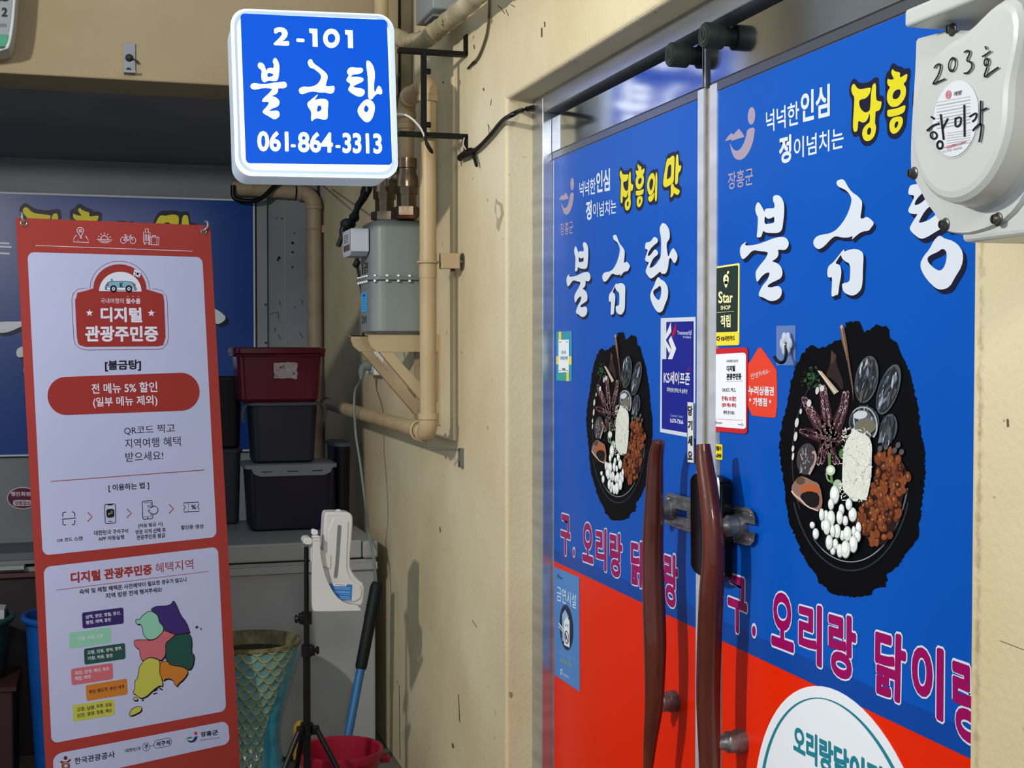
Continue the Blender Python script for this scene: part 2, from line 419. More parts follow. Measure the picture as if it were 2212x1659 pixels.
WHT = M('#d4dce6', 0.35); NAVY = M('#0d1330', 0.4); YEL = M('#dcd020', 0.4); MAUVE = M('#a193a6', 0.4); MAG = M('#96045a', 0.35)
BLUE = noisy('blue_door_film', '#0250b2', '#0456ba', 1.2, 0.34, 0.03, 5, spec=0.16); BLUED = M('#04449c', 0.35)
RED = noisy('orange_red_door_film', '#e32600', '#ea2c02', 1.4, 0.33, 0.03, 6, spec=0.16)
INK = M('#121216', 0.45); WHITE = M('#dcdee4', 0.4)

BUL = [[(437,207),(455,222),(478,265),(490,290),(492,262),(530,258),(566,260),(570,225),(556,200),(556,165),(575,152),(605,155),(630,180),(645,225),(645,300),(635,385),(628,430),(600,455),(540,455),(500,452),(476,435),(470,465),(460,488),(435,490),(425,487),(432,430),(437,330),(425,310),(416,285),(415,250),(425,220)],
       [(490,315),(510,342),(540,338),(565,322),(567,350),(565,374),(530,380),(487,386)]]
BUL2 = [(348,522),(335,540),(332,552),(370,555),(430,545),(490,525),(550,500),(600,487),(640,485),(668,500),(682,530),(680,555),(665,580),(645,592),(612,588),(595,590),(600,610),(598,635),(580,660),(545,680),(580,690),(610,710),(628,740),(632,785),(618,815),(580,835),(535,855),(505,882),(540,890),(575,878),(605,878),(625,900),(627,935),(615,965),(585,990),(545,998),(515,990),(480,968),(445,960),(442,935),(455,905),(475,870),(510,830),(525,795),(530,770),(505,770),(475,790),(450,820),(435,842),(425,838),(418,800),(416,770),(430,740),(465,695),(495,660),(515,620),(512,605),(460,600),(405,590),(380,605),(350,640),(320,665),(305,655),(293,620),(292,580),(305,550),(325,535)]
GEUM = [(1085,30),(1110,25),(1130,40),(1150,80),(1185,130),(1225,155),(1255,185),(1268,210),(1262,270),(1250,342),(1280,338),(1300,323),(1330,340),(1358,368),(1358,385),(1340,410),(1318,438),(1280,440),(1245,455),(1215,480),(1180,512),(1195,475),(1165,490),(1110,492),(1065,480),(1040,485),(1010,510),(970,555),(935,580),(910,583),(885,560),(876,535),(880,510),(905,480),(950,467),(1010,458),(1060,430),(1105,380),(1145,315),(1170,250),(1183,195),(1175,160),(1140,115),(1110,100),(1075,85),(1060,60),(1065,40)]
GEUM2 = [(1128,582),(1120,605),(1155,590),(1205,580),(1245,590),(1272,610),(1278,650),(1272,740),(1270,850),(1258,905),(1225,940),(1190,955),(1150,945),(1115,920),(1105,875),(1110,855),(1165,845),(1170,800),(1172,700),(1130,680),(1105,655),(1098,625),(1075,660),(1050,698),(1085,705),(1100,740),(1100,790),(1085,860),(1075,950),(1055,948),(1035,962),(1020,955),(1025,880),(1027,800),(1005,812),(990,800),(988,750),(1000,715),(1035,690),(1075,640),(1105,600)]
TANG = [(400,88),(440,100),(480,150),(505,210),(513,290),(505,350),(470,395),(458,440),(465,530),(485,650),(520,560),(560,495),(585,510),(620,570),(638,620),(630,680),(600,735),(580,745),(550,700),(525,650),(495,680),(490,760),(475,850),(445,910),(415,918),(400,912),(380,922),(358,875),(300,925),(230,985),(192,995),(150,945),(118,890),(118,860),(140,800),(175,720),(150,725),(112,705),(105,670),(130,600),(155,520),(112,510),(105,485),(115,420),(130,402),(175,400),(215,370),(240,325),(265,315),(300,330),(320,370),(310,405),(265,440),(215,485),(165,560),(148,620),(165,628),(205,600),(240,545),(265,517),(300,530),(322,570),(315,605),(265,640),(225,690),(190,780),(178,820),(215,815),(270,780),(330,700),(362,645),(370,500),(370,340),(345,210),(350,150),(380,95)]
TANG2 = [[(320,965),(340,980),(360,1005),(420,1035),(470,1110),(486,1200),(475,1310),(430,1420),(395,1520),(345,1550),(300,1535),(240,1440),(200,1340),(190,1260),(215,1180),(255,1110),(285,1020)],
         [(347,1105),(370,1140),(375,1200),(360,1300),(330,1350),(290,1320),(245,1250),(240,1200),(265,1170),(310,1145)]]
JANG_O = [(210,320),(240,345),(300,405),(350,412),(500,385),(560,320),(625,298),(655,340),(660,640),(700,632),(735,650),(750,700),(745,800),(715,920),(650,1010),(655,1100),(655,1250),(620,1400),(540,1510),(440,1550),(370,1520),(320,1430),(300,1345),(230,1385),(185,1350),(155,1230),(165,1000),(180,720),(140,660),(120,560),(130,460),(170,360)]
JANG = [[(205,418),(235,440),(270,500),(320,520),(400,510),(520,485),(510,560),(480,630),(420,690),(310,710),(308,800),(340,880),(400,935),(450,935),(490,905),(500,880),(510,800),(515,660),(530,520),(550,435),(612,400),(608,690),(640,738),(712,735),(705,800),(690,870),(650,910),(600,915),(598,1000),(588,1130),(612,1180),(605,1280),(570,1380),(500,1445),(430,1455),(380,1410),(358,1320),(375,1230),(430,1160),(500,1110),(500,1000),(492,935),(475,1020),(440,1090),(390,1120),(340,1110),(300,1080),(285,1130),(285,1200),(270,1275),(220,1290),(200,1240),(195,1150),(210,900),(225,660),(185,610),(165,540),(170,470)],
        [(500,1205),(525,1230),(520,1290),(500,1335),(465,1340),(448,1310),(455,1245),(475,1212)]]
HEUNG_O = [(915,42),(960,80),(1000,110),(1065,115),(1110,165),(1185,130),(1220,170),(1225,260),(1195,420),(1195,560),(1180,690),(1185,850),(1160,980),(1145,1180),(1080,1310),(990,1410),(910,1420),(835,1380),(800,1290),(800,1110),(760,1040),(758,900),(775,800),(775,640),(765,420),(770,290),(800,220),(840,190),(870,90)]
HEUNG = [[[(910,150),(930,190),(980,210),(1045,215),(1035,320),(1100,280),(1175,235),(1165,330),(1140,390),(1095,425),(1140,470),(1150,560),(1135,660),(1080,750),(1010,820),(950,838),(890,840),(840,800),(805,720),(805,620),(825,540),(865,485),(825,450),(808,400),(820,325),(850,350),(940,345),(895,270),(880,205)],
          [(1010,520),(1045,530),(1055,580),(1030,650),(980,698),(925,700),(905,660),(915,600),(950,545)]],
         [[(815,890),(900,880),(1000,860),(1140,795),(1135,870),(1110,940),(1000,990),(860,1020),(810,1000),(810,940)]],
         [[(940,1020),(1040,1005),(1085,1030),(1095,1110),(1060,1210),(990,1300),(920,1325),(870,1290),(848,1210),(850,1120),(890,1050)], [(1000,1095),(1013,1130),(990,1190),(960,1225),(940,1195),(945,1140),(970,1100)]]]
UI_O = [(960,470),(985,495),(1020,455),(1050,470),(1062,560),(1055,900),(1050,1210),(1020,1275),(980,1270),(955,1240),(910,1285),(870,1280),(825,1220),(820,1100),(810,1000),(800,850),(815,700),(850,590),(900,500)]
UI = [[[(920,560),(955,555),(985,610),(1000,700),(990,800),(975,920),(945,1010),(900,1058),(865,1050),(830,980),(815,880),(820,760),(850,650),(885,590)], [(925,680),(950,700),(955,780),(935,880),(905,955),(880,920),(862,840),(875,750),(900,695)]],
      [[(845,1090),(880,1065),(930,1050),(975,980),(980,1050),(960,1130),(920,1190),(880,1208),(850,1180),(838,1130)]],
      [[(1020,530),(1040,560),(1048,650),(1045,900),(1035,1190),(990,1190),(990,1000),(1000,760),(1005,600)]]]
MAT_O = [(1290,120),(1320,120),(1390,75),(1440,95),(1500,50),(1530,70),(1535,290),(1570,290),(1612,310),(1600,500),(1570,590),(1530,640),(1520,780),(1545,855),(1585,880),(1570,1050),(1530,1130),(1480,1125),(1430,1090),(1400,1170),(1330,1215),(1305,1180),(1315,960),(1290,930),(1220,960),(1170,930),(1145,850),(1160,700),(1200,450),(1240,200)]
MATT = [[[(1280,225),(1310,235),(1350,190),(1400,165),(1430,190),(1432,300),(1420,500),(1415,750),(1370,800),(1290,855),(1220,882),(1185,850),(1170,780),(1195,600),(1230,400),(1255,270)], [(1290,395),(1355,350),(1358,500),(1350,640),(1300,680),(1255,710),(1270,550)]],
        [[(1465,155),(1510,130),(1520,250),(1525,400),(1585,378),(1575,470),(1545,540),(1515,550),(1508,780),(1470,815),(1440,810),(1445,600),(1455,350)]],
        [[(1400,785),(1415,850),(1450,890),(1550,940),(1545,1000),(1500,1055),(1460,1035),(1410,1000),(1405,1060),(1335,1120),(1350,1000),(1345,820)]]]
def brush(pr, loops, lay=2):
    """white brush letter over its printed block shadow"""
    for k in range(1, 6):
        dx, dy = pr.shd
        for l in [loops]: pr.poly([(x + dx * k / 5, y + dy * k / 5) for x, y in l[0]], NAVY, 1 + 0.1 * k, 1, [[(x + dx * k / 5, y + dy * k / 5) for x, y in h] for h in l[1:]])
    pr.poly(loops[0], WHT, lay, 1, loops[1:])
def calligraphy(pos_r, pos_l):
    a = Print(pos_r).sub(1520, 380, 0.27125); a.shd = (17, 29)
    b = Print(pos_l).sub(1380, 470, 0.13263); b.mb = a.mb; b.shd = (24, 50)
    for l in (BUL, [BUL2], [GEUM], [GEUM2]): brush(a, l)
    for l in ([TANG], TANG2): brush(b, l)
    return a
def slogan(pos_r, pos_l):
    a = Print(pos_r); c = a.sub(1520, 0, 0.31284)
    c.text('넉넉한', [(432,768),(660,695),(662,860),(434,915)], WHT, 1, 0.012)
    c.text('인심', [(672,640),(873,575),(873,800),(672,850)], WHT, 1, 0.028)
    c.text('정', [(523,945),(607,925),(607,1115),(523,1140)], WHT, 1, 0.035)
    c.text('이넘치는', [(625,952),(968,872),(968,1022),(625,1098)], WHT, 1, 0.012)
    d = a.sub(1820, 130, 0.12057)
    for o, ls in ((JANG_O, [JANG]), (HEUNG_O, HEUNG)):
        d.poly(o, NAVY, 1, 2)
        for l in ls: d.poly(l[0], YEL, 2, 1, l[1:])
    e = Print(pos_l).sub(1320, 320, 0.09646); e.mb = a.mb
    for o, ls in ((UI_O, UI), (MAT_O, MATT)):
        e.poly(o, NAVY, 1, 2)
        for l in ls: e.poly(l[0], YEL, 2, 1, l[1:])
    return a
def emblem(pos_r, m=None, sub=(1520, 0, 0.31284)):
    a = Print(pos_r).sub(*sub); mm = m or (MAUVE, MAUVE, MAUVE)
    a.ell(332, 800, 26, 61, mm[0], 1, 3)
    a.poly([(303,890),(356,877),(352,930),(340,990),(315,1050),(285,1090),(250,1107),(220,1098),(200,1065),(185,1010),(180,985),(192,1008),(215,1040),(245,1040),(275,1000),(295,940)], mm[1], 1, 1)
    a.poly([(148,975),(172,938),(195,918),(206,930),(245,888),(265,912),(285,945),(255,953),(190,975),(196,962),(168,970)], mm[2], 1)
    return a
def menu(pos_r):
    a = Print(pos_r).sub(1540, 1180, 0.30380)
    for ch, q in (('구', [(107,192),(245,236),(247,650),(107,585)]), ('.', [(281,560),(309,571),(306,645),(281,636)]), ('오', [(418,310),(574,350),(578,762),(418,700)]),
                  ('리', [(613,385),(779,427),(777,868),(611,785)]), ('랑', [(824,452),(1022,508),(1020,985),(826,900)]), ('닭', [(1158,575),(1380,640),(1368,1135),(1152,1040)]),
                  ('이', [(1418,660),(1645,733),(1641,1255),(1416,1130)]), ('랑', [(1705,775),(1945,855),(1945,1475),(1710,1330)])):
        b = 0.035 if ch != '.' else 0.0
        a.text(ch, q, MAG, 2, b, 0.028, WHT, 4)
    return a
def food(pos_r, seed=3):
    r = random.Random(seed); a = Print(pos_r).sub(1660, 670, 0.3737); K = M
    blk = K('#030406', 0.5, 0, 0, 0.1); base = [(450,70),(520,65),(555,125),(600,110),(620,75),(690,100),(705,160),(740,180),(765,260),(800,310),(850,480),(870,600),(880,700),(905,800),(905,960),(890,1100),(860,1330),(800,1400),(740,1490),(690,1530),(680,1600),(615,1610),(600,1645),(500,1659),(370,1640),(310,1590),(250,1500),(190,1400),(150,1300),(120,1220),(100,1080),(75,900),(65,780),(75,660),(110,540),(130,420),(160,320),(210,240),(240,200),(300,225),(380,180),(440,160)]
    pts = []
    for i, p in enumerate(base):
        q = base[(i + 1) % len(base)]; n = max(2, int(math.hypot(q[0] - p[0], q[1] - p[1]) / 14))
        for k in range(n): pts.append((p[0] + (q[0] - p[0]) * k / n + r.uniform(-7, 7), p[1] + (q[1] - p[1]) * k / n + r.uniform(-7, 7)))
    a.poly(pts, blk, 1)
    a.stroke([(480 + 352 * math.cos(t), 905 + 600 * math.sin(t)) for t in [math.radians(20 + 140 * k / 40) for k in range(41)]], 9, K('#2a2e36', 0.3), 2)
    a.stroke([(480 + 338 * math.cos(t), 880 + 575 * math.sin(t)) for t in [math.radians(15 + 115 * k / 40) for k in range(41)]], [9, 5], K('#5d6672', 0.3), 2)
    a.stroke([(480 + 338 * math.cos(t), 880 + 575 * math.sin(t)) for t in [math.radians(60 + 60 * k / 20) for k in range(21)]], [4, 4], K('#9fa9b8', 0.3), 3)
    a.stroke([(470 + 330 * math.cos(t), 860 + 580 * math.sin(t)) for t in [math.radians(150 + 85 * k / 20) for k in range(21)]], 4, K('#3a3a44', 0.3), 2)
    # bark and sticks
    a.poly([(365,220),(385,250),(400,262),(392,300),(440,420),(430,470),(380,400),(330,380),(360,320)], K('#2a1d1a'), 2, 1)
    a.poly([(368,222),(380,250),(398,258),(385,300),(362,318)], K('#4a332a'), 3, 1)
    a.poly([(418,92),(430,86),(441,90),(458,180),(470,270),(495,440),(498,530),(488,450),(458,280),(428,175)], K('#6a5240'), 4)
    a.ell(430, 97, 9, 12, K('#b59c82'), 5); a.stroke([(430,110),(448,200),(462,290)], [7, 3], K('#a08468'), 5)
    a.poly([(288,347),(312,352),(412,470),(385,488)], K('#b9a68e'), 4); a.stroke([(295,352),(398,478)], [6, 6], K('#e0d2bd'), 5)
    for _ in range(60): a.ell(r.gauss(258, 26), r.gauss(392, 28), r.uniform(4, 9), r.uniform(5, 12), K(r.choice(['#14301c', '#1e4424', '#0e2415', '#2c5a30'])), 3 + r.random(), r.uniform(0, 180), 8)
    # octopus
    arms = [[(355,745),(345,650),(335,560),(318,440)], [(350,745),(300,670),(250,590),(215,515)], [(365,740),(410,640),(440,560),(452,480)], [(350,745),(280,720),(205,702)], [(352,755),(320,820),(305,880)], [(365,755),(410,750),(445,700)], [(352,760),(360,830),(400,880)]]
    for am in arms: a.stroke(am, [88, 40], K(r.choice(['#30161e', '#3a1a24', '#28121a'])), 3, 2)
    for am in arms:
        for k in range(17):
            t = k / 16 * (len(am) - 1); i = min(int(t), len(am) - 2); u = t - i
            x = am[i][0] + (am[i + 1][0] - am[i][0]) * u; y = am[i][1] + (am[i + 1][1] - am[i][1]) * u
            for sgn in (-1, 1):
                sz = 3.5 + 6 * k / 16; px = x + sgn * (16 - 6 * k / 16) + r.uniform(-3, 3); py = y + r.uniform(-6, 6)
                a.ell(px, py, sz, sz * 1.55, K(r.choice(['#a08488', '#b9a4a6', '#805c64'])), 4, 0, 12); a.ell(px + 1, py + 1, sz * .5, sz * .8, K('#3c1e28'), 5, 0, 8)
    for x, y, rx, ry in ((318,452,14,18),(290,465,10,22),(243,538,13,22),(195,585,7,16),(172,650,11,28),(165,730,10,28),(150,800,8,18),(150,845,7,22)): a.ell(x, y, rx, ry, K('#c9ccc6'), 6, 8, 14)
    # abalone
    for cx, cy, rx, ry, rot in ((575,400,66,138,10),(702,458,58,152,18),(700,690,50,92,12),(560,650,88,98,0)):
        a.ell(cx, cy, rx, ry, K('#4c5058'), 5, rot, 28); a.ell(cx - 4, cy + 5, rx * .86, ry * .88, K('#23262c'), 6, rot, 28)
        for _ in range(46):
            t = r.uniform(0, 6.28); q = math.sqrt(r.random()) * .78; c, s_ = math.cos(math.radians(rot)), math.sin(math.radians(rot))
            ex, ey = rx * q * math.cos(t), ry * q * math.sin(t)
            a.ell(cx + ex * c - ey * s_, cy + ex * s_ + ey * c, r.uniform(3, 9), r.uniform(14, 44), K(r.choice(['#4b545e', '#6e7a88', '#aab4c0', '#343c48', '#545246', '#23272e', '#2c323a', '#3a3f48'])), 7 + r.random(), rot + r.uniform(-14, 14), 14)
    a.stroke([(500,590),(530,562),(580,560),(620,590),(640,640),(640,700),(620,735)], [6, 10], K('#aab0b6'), 9, 2); a.ell(545, 605, 42, 24, K('#c3c9d0'), 9, -10); a.ell(575, 670, 60, 45, K('#6d6a5c'), 8.5)
    for x, y in ((655,800),(690,790),(760,780),(740,810),(780,820)): a.ell(x, y, 14, 18, K('#50504e'), 7, 20, 12)
    # beans
    area = [(640,830),(740,805),(825,960),(800,1010),(760,1190),(705,1345),(620,1365),(585,1340),(520,1230),(530,1120),(610,1040)]
    def inside(x, y):
        c = False
        for i in range(len(area)):
            (x1, y1), (x2, y2) = area[i], area[i - 1]
            if (y1 > y) != (y2 > y) and x < (x2 - x1) * (y - y1) / (y2 - y1) + x1: c = not c
        return c
    a.poly(area, K('#241008'), 4, 1); n = 0
    while n < 170:
        x = r.uniform(515, 830); y = r.uniform(800, 1370)
        if inside(x, y):
            n += 1; rx, ry, ro = r.uniform(11, 20), r.uniform(16, 32), r.uniform(-35, 25)
            a.ell(x, y, rx, ry, K(r.choice(['#6a341a', '#7a3e1e', '#522410', '#3c1a0a', '#84461f'])), 5 + n * .01, ro, 12)
            a.ell(x - 3, y - 5, rx * .35, ry * .4, K(r.choice(['#8a5028', '#a06a3c', '#74401e'])), 5.005 + n * .01, ro, 8)
    # noodles
    a.poly([(500,675),(515,695),(545,690),(565,712),(600,742),(612,790),(608,860),(608,950),(595,1030),(580,1095),(548,1085),(510,1112),(480,1080),(440,1040),(437,960),(442,850),(452,770),(485,720)], K('#d6d8cc'), 8, 1)
    for _ in range(260):
        y = r.uniform(690, 1100); x = r.uniform(440, 602) - (20 if y > 1000 else 0); t = r.uniform(0, 6.28); l = r.uniform(8, 24)
        a.stroke([(x, y), (x + l * .5 * math.cos(t) + 4, y + l * .6 * math.sin(t)), (x + l * math.cos(t), y + l * math.sin(t))], r.uniform(3, 5), K(r.choice(['#eceee6', '#f4f5f0', '#e2e4da', '#b4b6a6', '#e8eae0'])), 8.3 + r.random())
    # onion rings, conch
    a.ell(372, 925, 27, 30, K('#b7c9ae'), 9); a.ell(372, 922, 17, 18, K('#e4ead9'), 9.5); a.stroke([(366,830),(362,880),(380,1000)], 15, K('#58804a'), 8, 1); a.stroke([(345,940),(355,985),(375,990)], 9, K('#86a878'), 8.5, 1); a.ell(412, 1010, 26, 32, K('#9fb59a'), 8.6); a.ell(432, 830, 14, 26, K('#4d7a3c'), 7)
    a.ell(230, 860, 57, 92, K('#3d3a3c'), 7, 6)
    for _ in range(28): x, y = 230 + r.uniform(-40, 38), 850 + r.uniform(-70, 70); a.stroke([(x, y), (x + r.uniform(-10, 10), y + r.uniform(12, 34))], r.uniform(3, 6), K(r.choice(['#8c8a8c', '#b7b4b4', '#5c5558'])), 7.4)
    a.stroke([(270,815),(285,850),(268,905),(245,950)], [22, 12], K('#a89690'), 7.8, 2); a.stroke([(272,830),(276,860),(264,895)], [8, 5], K('#5a2e2a'), 8, 2)
    a.poly([(140,1040),(150,1000),(190,958),(225,965),(262,985),(300,1000),(315,1045),(325,1120),(300,1165),(232,1140),(155,1078)], K('#8b6a5c'), 7, 1)
    a.poly([(190,1035),(230,1000),(300,1015),(312,1060),(250,1050),(205,1060)], K('#b05a2c'), 7.5, 1); a.poly([(192,1065),(245,1042),(308,1062),(300,1140),(245,1140),(205,1100)], K('#120c0c'), 8, 1)
    a.stroke([(145,1045),(165,1070),(200,1095),(235,1135),(300,1160)], [9, 6], K('#d8c4b8'), 8.2, 1); a.ell(195, 985, 26, 22, K('#5d4438'), 8, 0)
    # quail eggs
    for i, (x, y, rx, ry) in enumerate([(285,1290,17,30),(265,1240,14,18),(345,1185,14,30),(330,1240,13,30),(320,1180,14,35),(440,1300,14,28),(400,1350,15,30),(457,1215,15,28),(435,1150,15,30),(385,1390,14,20),(395,1065,26,52),(375,1200,22,45),(350,1250,20,45),(425,1195,18,40),(500,1180,23,40),(478,1120,18,33),(375,1120,16,32),(410,1275,20,40),(385,1275,14,36),(470,1290,23,42),(365,1340,20,42),(427,1388,18,38),(535,1255,15,32),(508,1275,12,28),(530,1305,17,32),(505,1350,23,48),(460,1380,26,50)]):
        a.ell(x + 2, y + 3, rx + 2, ry + 3, K('#6f7674'), 9 + i * .06, 0, 18); a.ell(x, y, rx, ry, K('#d3d8d6'), 9.02 + i * .06, 0, 18); a.ell(x - rx * .15, y - ry * .2, rx * .62, ry * .6, K('#f0f4f2'), 9.04 + i * .06, 0, 14)
    return a
WOOD = noisy('dark_red_varnished_wood', '#43180c', '#602614', 5.0, 0.3, 0.06, 50, stretch=(6, 6, 0.7), coat=0.4)
PEW = noisy('pewter_metal', '#6c6c6c', '#8e8e8c', 20, 0.42, 0.05, 60, metal=0.8)
def handle(door, path, widths, posts):
    Xh = 1.033; pl = PX(Xh); pts = bez([pl(*p) for p in path], 8); ctrl = [w_ / 2 / FOC * (pl(*p) - CAM).dot(FWD) for p, w_ in zip(path, widths)]
    rad = []
    for i in range(len(path) - 1):
        for k in range(8): rad.append(ctrl[i] + (ctrl[i + 1] - ctrl[i]) * k / 8)
    rad.append(ctrl[-1])
    b = MB(); b.tube(pts, rad, WOOD, 20, True, 1.0, (1, 0, 0)); h = b.build('handle', door)
    for (bx, by) in posts:
        q = DR(bx, by); s = MB(); s.lathe(q + Vector((0.002, 0, 0)), (-1, 0, 0), [(0, .0215), (.018, .0215), (.0185, .0195), (.034, .0195), (.036, .017), (.043, .0125), (.062, .0125)], PEW, 28)
        s.build('standoff', h)
def door(name, label, y0, y1, filmq, pos_r, pos_l, extra):
    d = thing(name, (XD, (y0 + y1) / 2, 0.02), label, 'door', 'shop doors', 'structure')
    b = MB(); b.box((XD + 0.0012, y0, 0.02), (XD + 0.04, y1, 2.0835), ALU)
    b.build('leaf', d)
    b = MB(); (s0, s1) = extra['stile']; b.box((XD - 0.003, s0, 0.02), (XD + 0.001, s1, 1.993), noisy('white_aluminium', '#c3c9d3', '#d7dce6', 3, 0.35, 0.03, 40, metal=0.35, stretch=(1, 1, 8))); b.build('stile', d)
    b = MB(); b.box((XD - 0.004, y0 + 0.004, 1.996), (XD + 0.001, y1 - 0.004, 2.083), STEEL); b.build('top_rail', d, bevel=0.001)
    b = MB(); b.box((XD - 0.0025, y0 + 0.004, 1.979), (XD + 0.001, y1 - 0.004, 1.9945), M('#6d7482', 0.3, 0.8)); b.build('rail_seal', d)
    kc = PX(XD - 0.004)(*extra['knob']); b = MB(); kg = M('#232b27', 0.5); kg2 = M('#2f3733', 0.6)
    b.lathe(kc, (-1, 0, 0), [(0, .017), (.012, .017), (.0125, .0235), (.046, .0235), (.049, .0215)], kg, 36)
    b.lathe(kc + Vector((-.049, 0, 0)), (-1, 0, 0), [(0, .017), (.0015, .017), (.0016, .0125), (.0005, .0125), (.0005, .009), (.0025, .009)], kg2, 32)
    b.box(kc + Vector((-.0525, -.0016, -.006)), kc + Vector((-.049, .0016, .006)), BLACKP); b.build('pivot_cap', d)
    f = Print(YZ); T, Bt, Zm = 1.977, 0.05, 0.952
    f.sheet([(filmq[0][0], T), (filmq[0][1], T), (filmq[2][1], Zm), (filmq[2][0], Zm)], BLUE)
    f.sheet([(filmq[2][0], Zm), (filmq[2][1], Zm), (filmq[2][1], Bt), (filmq[2][0], Bt)], RED)
    z1 = extra['over']; n = 24; ya, yb = filmq[2]
    f.poly([(ya, Zm), (yb, Zm)] + [(yb + (ya - yb) * k / n, z1 + extra['wave'] * (math.sin(k * 1.3) + math.sin(k * .37 + 1))) for k in range(n + 1)], BLUED, 0.6)
    fo = f.build('film', d)
    calligraphy(pos_r, pos_l).build('calligraphy_lettering', fo); slogan(pos_r, pos_l).build('slogan_lettering', fo)
    e = emblem(pos_r); e.text('장흥군', [(170,1192),(343,1152),(343,1275),(170,1312)], MAUVE, 1, 0.012); e.build('county_emblem', fo)
    menu(pos_r).build('menu_lettering', fo); food(pos_r).build('food_picture', fo)
    if 'gap' in extra:
        g = MB(); g.box((XD + .006, *extra['gap'][0]), (XD + .02, *extra['gap'][1]), M('#a39a88', .5)); g.build('weather_strip', d)
    handle(d, *extra['handle'])
    return d
door('door_1', 'blue and red glass door leaf on the left, beside the beige pipe wall', 2.355, 3.262, ((3.255, 2.383), None, (3.252, 2.383)), R2L, DR,
     dict(gap=((2.334, .02), (2.3548, 1.993)), stile=(2.355, 2.382), knob=(1496, 121), over=0.985, wave=0.004,
          handle=([(1423,954),(1416,1000),(1412,1120),(1410,1200),(1413,1318),(1415,1400),(1413,1517),(1405,1600),(1400,1659),(1396,1700)], [27,34,44,47,50,49,41,30,22,14], [(1457,1101),(1460,1514)])))
door('door_2', 'nearer blue and red glass door leaf on the right, beside the rough wall edge', 1.40, 2.328, ((2.311, 1.401), None, (2.271, 1.401)), DR, L2R,
     dict(stile=(2.298, 2.328), knob=(1572, 80), over=0.99, wave=0.0,
          handle=([(1519,960),(1522,1000),(1538,1120),(1541,1200),(1537,1280),(1532,1400),(1530,1517),(1533,1659),(1532,1760),(1530,1840)], [30,38,46,49,54,54,52,46,36,22], [(1606,1135),(1606,1600)])))
# hasp across the doors and the black lock on it
b = MB(); hp = PX(1.092)
def C(pts, ox, oy, s): return [(ox + x * s, oy + y * s) for x, y in pts]
out = [(640,215),(650,180),(668,160),(780,190),(958,224),(1100,243),(1122,262),(1135,300),(1135,336),(1045,316),(1045,374),(1135,376),(1130,425),(1110,449),(1090,449),(958,422),(775,376),(665,335),(645,310),(638,280)]
pp = Print(hp); pp.sub(1180, 1000, 0.39735).poly(out, BRUSH, 0, 0, [[(697,246),(765,262),(765,300),(697,286)]])
bot = Print(PX(1.0955)); bot.mb = pp.mb; bot.sub(1180, 1000, 0.39735).poly(out, BRUSH, 0, 0, [[(697,246),(765,262),(765,300),(697,286)]])
L_ = [hp(*q) for q in C(out, 1180, 1000, 0.39735)]; n = len(L_)
R_ = [PX(1.0955)(*q) for q in C(out, 1180, 1000, 0.39735)]
pp.mb.add(L_ + R_, [[i, (i + 1) % n, n + (i + 1) % n, n + i] for i in range(n)], BRUSH)
for st in ([(662,200),(668,182),(780,208),(958,242),(1098,262),(1112,285)], [(650,318),(668,330),(780,355),(958,398),(1085,425),(1108,415)]):
    pp.mb.tube(bez([hp(*q) for q in C(st, 1180, 1000, 0.39735)], 4), 0.0022, BRUSH, 8)
pp.mb.build('door_hasp', label='stainless steel hasp plate with slots bridging the two door leaves', cat='hasp')
lk = thing('digital_door_lock', PX(1.09)(1528, 1230), 'black rounded door lock behind the right wooden handle', 'lock')
b = MB(); q = rr([(1490,1019),(1561,1030),(1561,1262),(1491,1236)], 0.3, 0.09); P0 = [PX(1.070)(*p) for p in q]
b.prism(P0, (0.0205, 0, 0), M('#0a0a0c', 0.12)); b.build('body', lk, bevel=0.003)
b = MB(); b.tube([PX(1.069)(*p) for p in ((1546,1027),(1551,1034),(1553,1050),(1553.5,1090),(1552,1150))], 0.0028, M('#d6d8da', 0.15, 1.0), 8); b.build('chrome_edge', lk, label='chrome strip along its right edge')
# ---------------------------------------------------------------- stickers and notices on the doors
def sticker(name, q, m, label, cat='sticker', off=0.0012, ru=0.0, rv=0.0, poly=None, group=None):
    p = Print(lambda x, y, o=0.0: DR(x, y, o + off))
    p.sheet(poly if poly else (rr(q, ru, rv) if ru else q), m, 0.0008)
    p.fin = lambda: p.mb.build(name, label=label, cat=cat, group=group, fix=False, autosm=False)
    return p
s_ = 0.23508; X0, Y0 = 1180, 660
def CQ(q): return [(X0 + x * s_, Y0 + y * s_) for x, y in q]
p = sticker('sticker', CQ([(97,240),(238,235),(238,697),(98,690)]), M('#2f93b0', 0.4), 'teal and yellow sticker with white centre near the left door hinge edge'); c = p.sub(X0, Y0, s_); y_ = M('#e8d548', 0.4)
c.quad([(120,240),(143,239),(145,330),(120,330)], y_); c.quad([(97,465),(238,465),(238,545),(97,540)], y_); c.quad([(190,600),(213,600),(213,696),(190,694)], y_); c.quad([(98,622),(188,620),(188,692),(98,688)], M('#2aa39a', 0.4))
c.quad([(120,315),(215,313),(215,612),(120,617)], M('#eaf0f4', 0.4), 2); bl = M('#3f86b8')
c.text('온누리', [(148,412),(188,412),(188,448),(148,448)], bl, 3, .02, res=2); c.text('모바일가맹', [(136,466),(203,466),(203,500),(136,500)], bl, 3, .02, res=2); c.text('가맹점', [(150,575),(183,575),(183,600),(150,600)], INK, 3, .02, res=2)
for a_, b_ in (((126,335),(146,335)), ((188,335),(208,335)), ((126,597),(142,597)), ((190,597),(208,597))): c.stroke([a_, b_], 6, bl, 3)
p.fin()
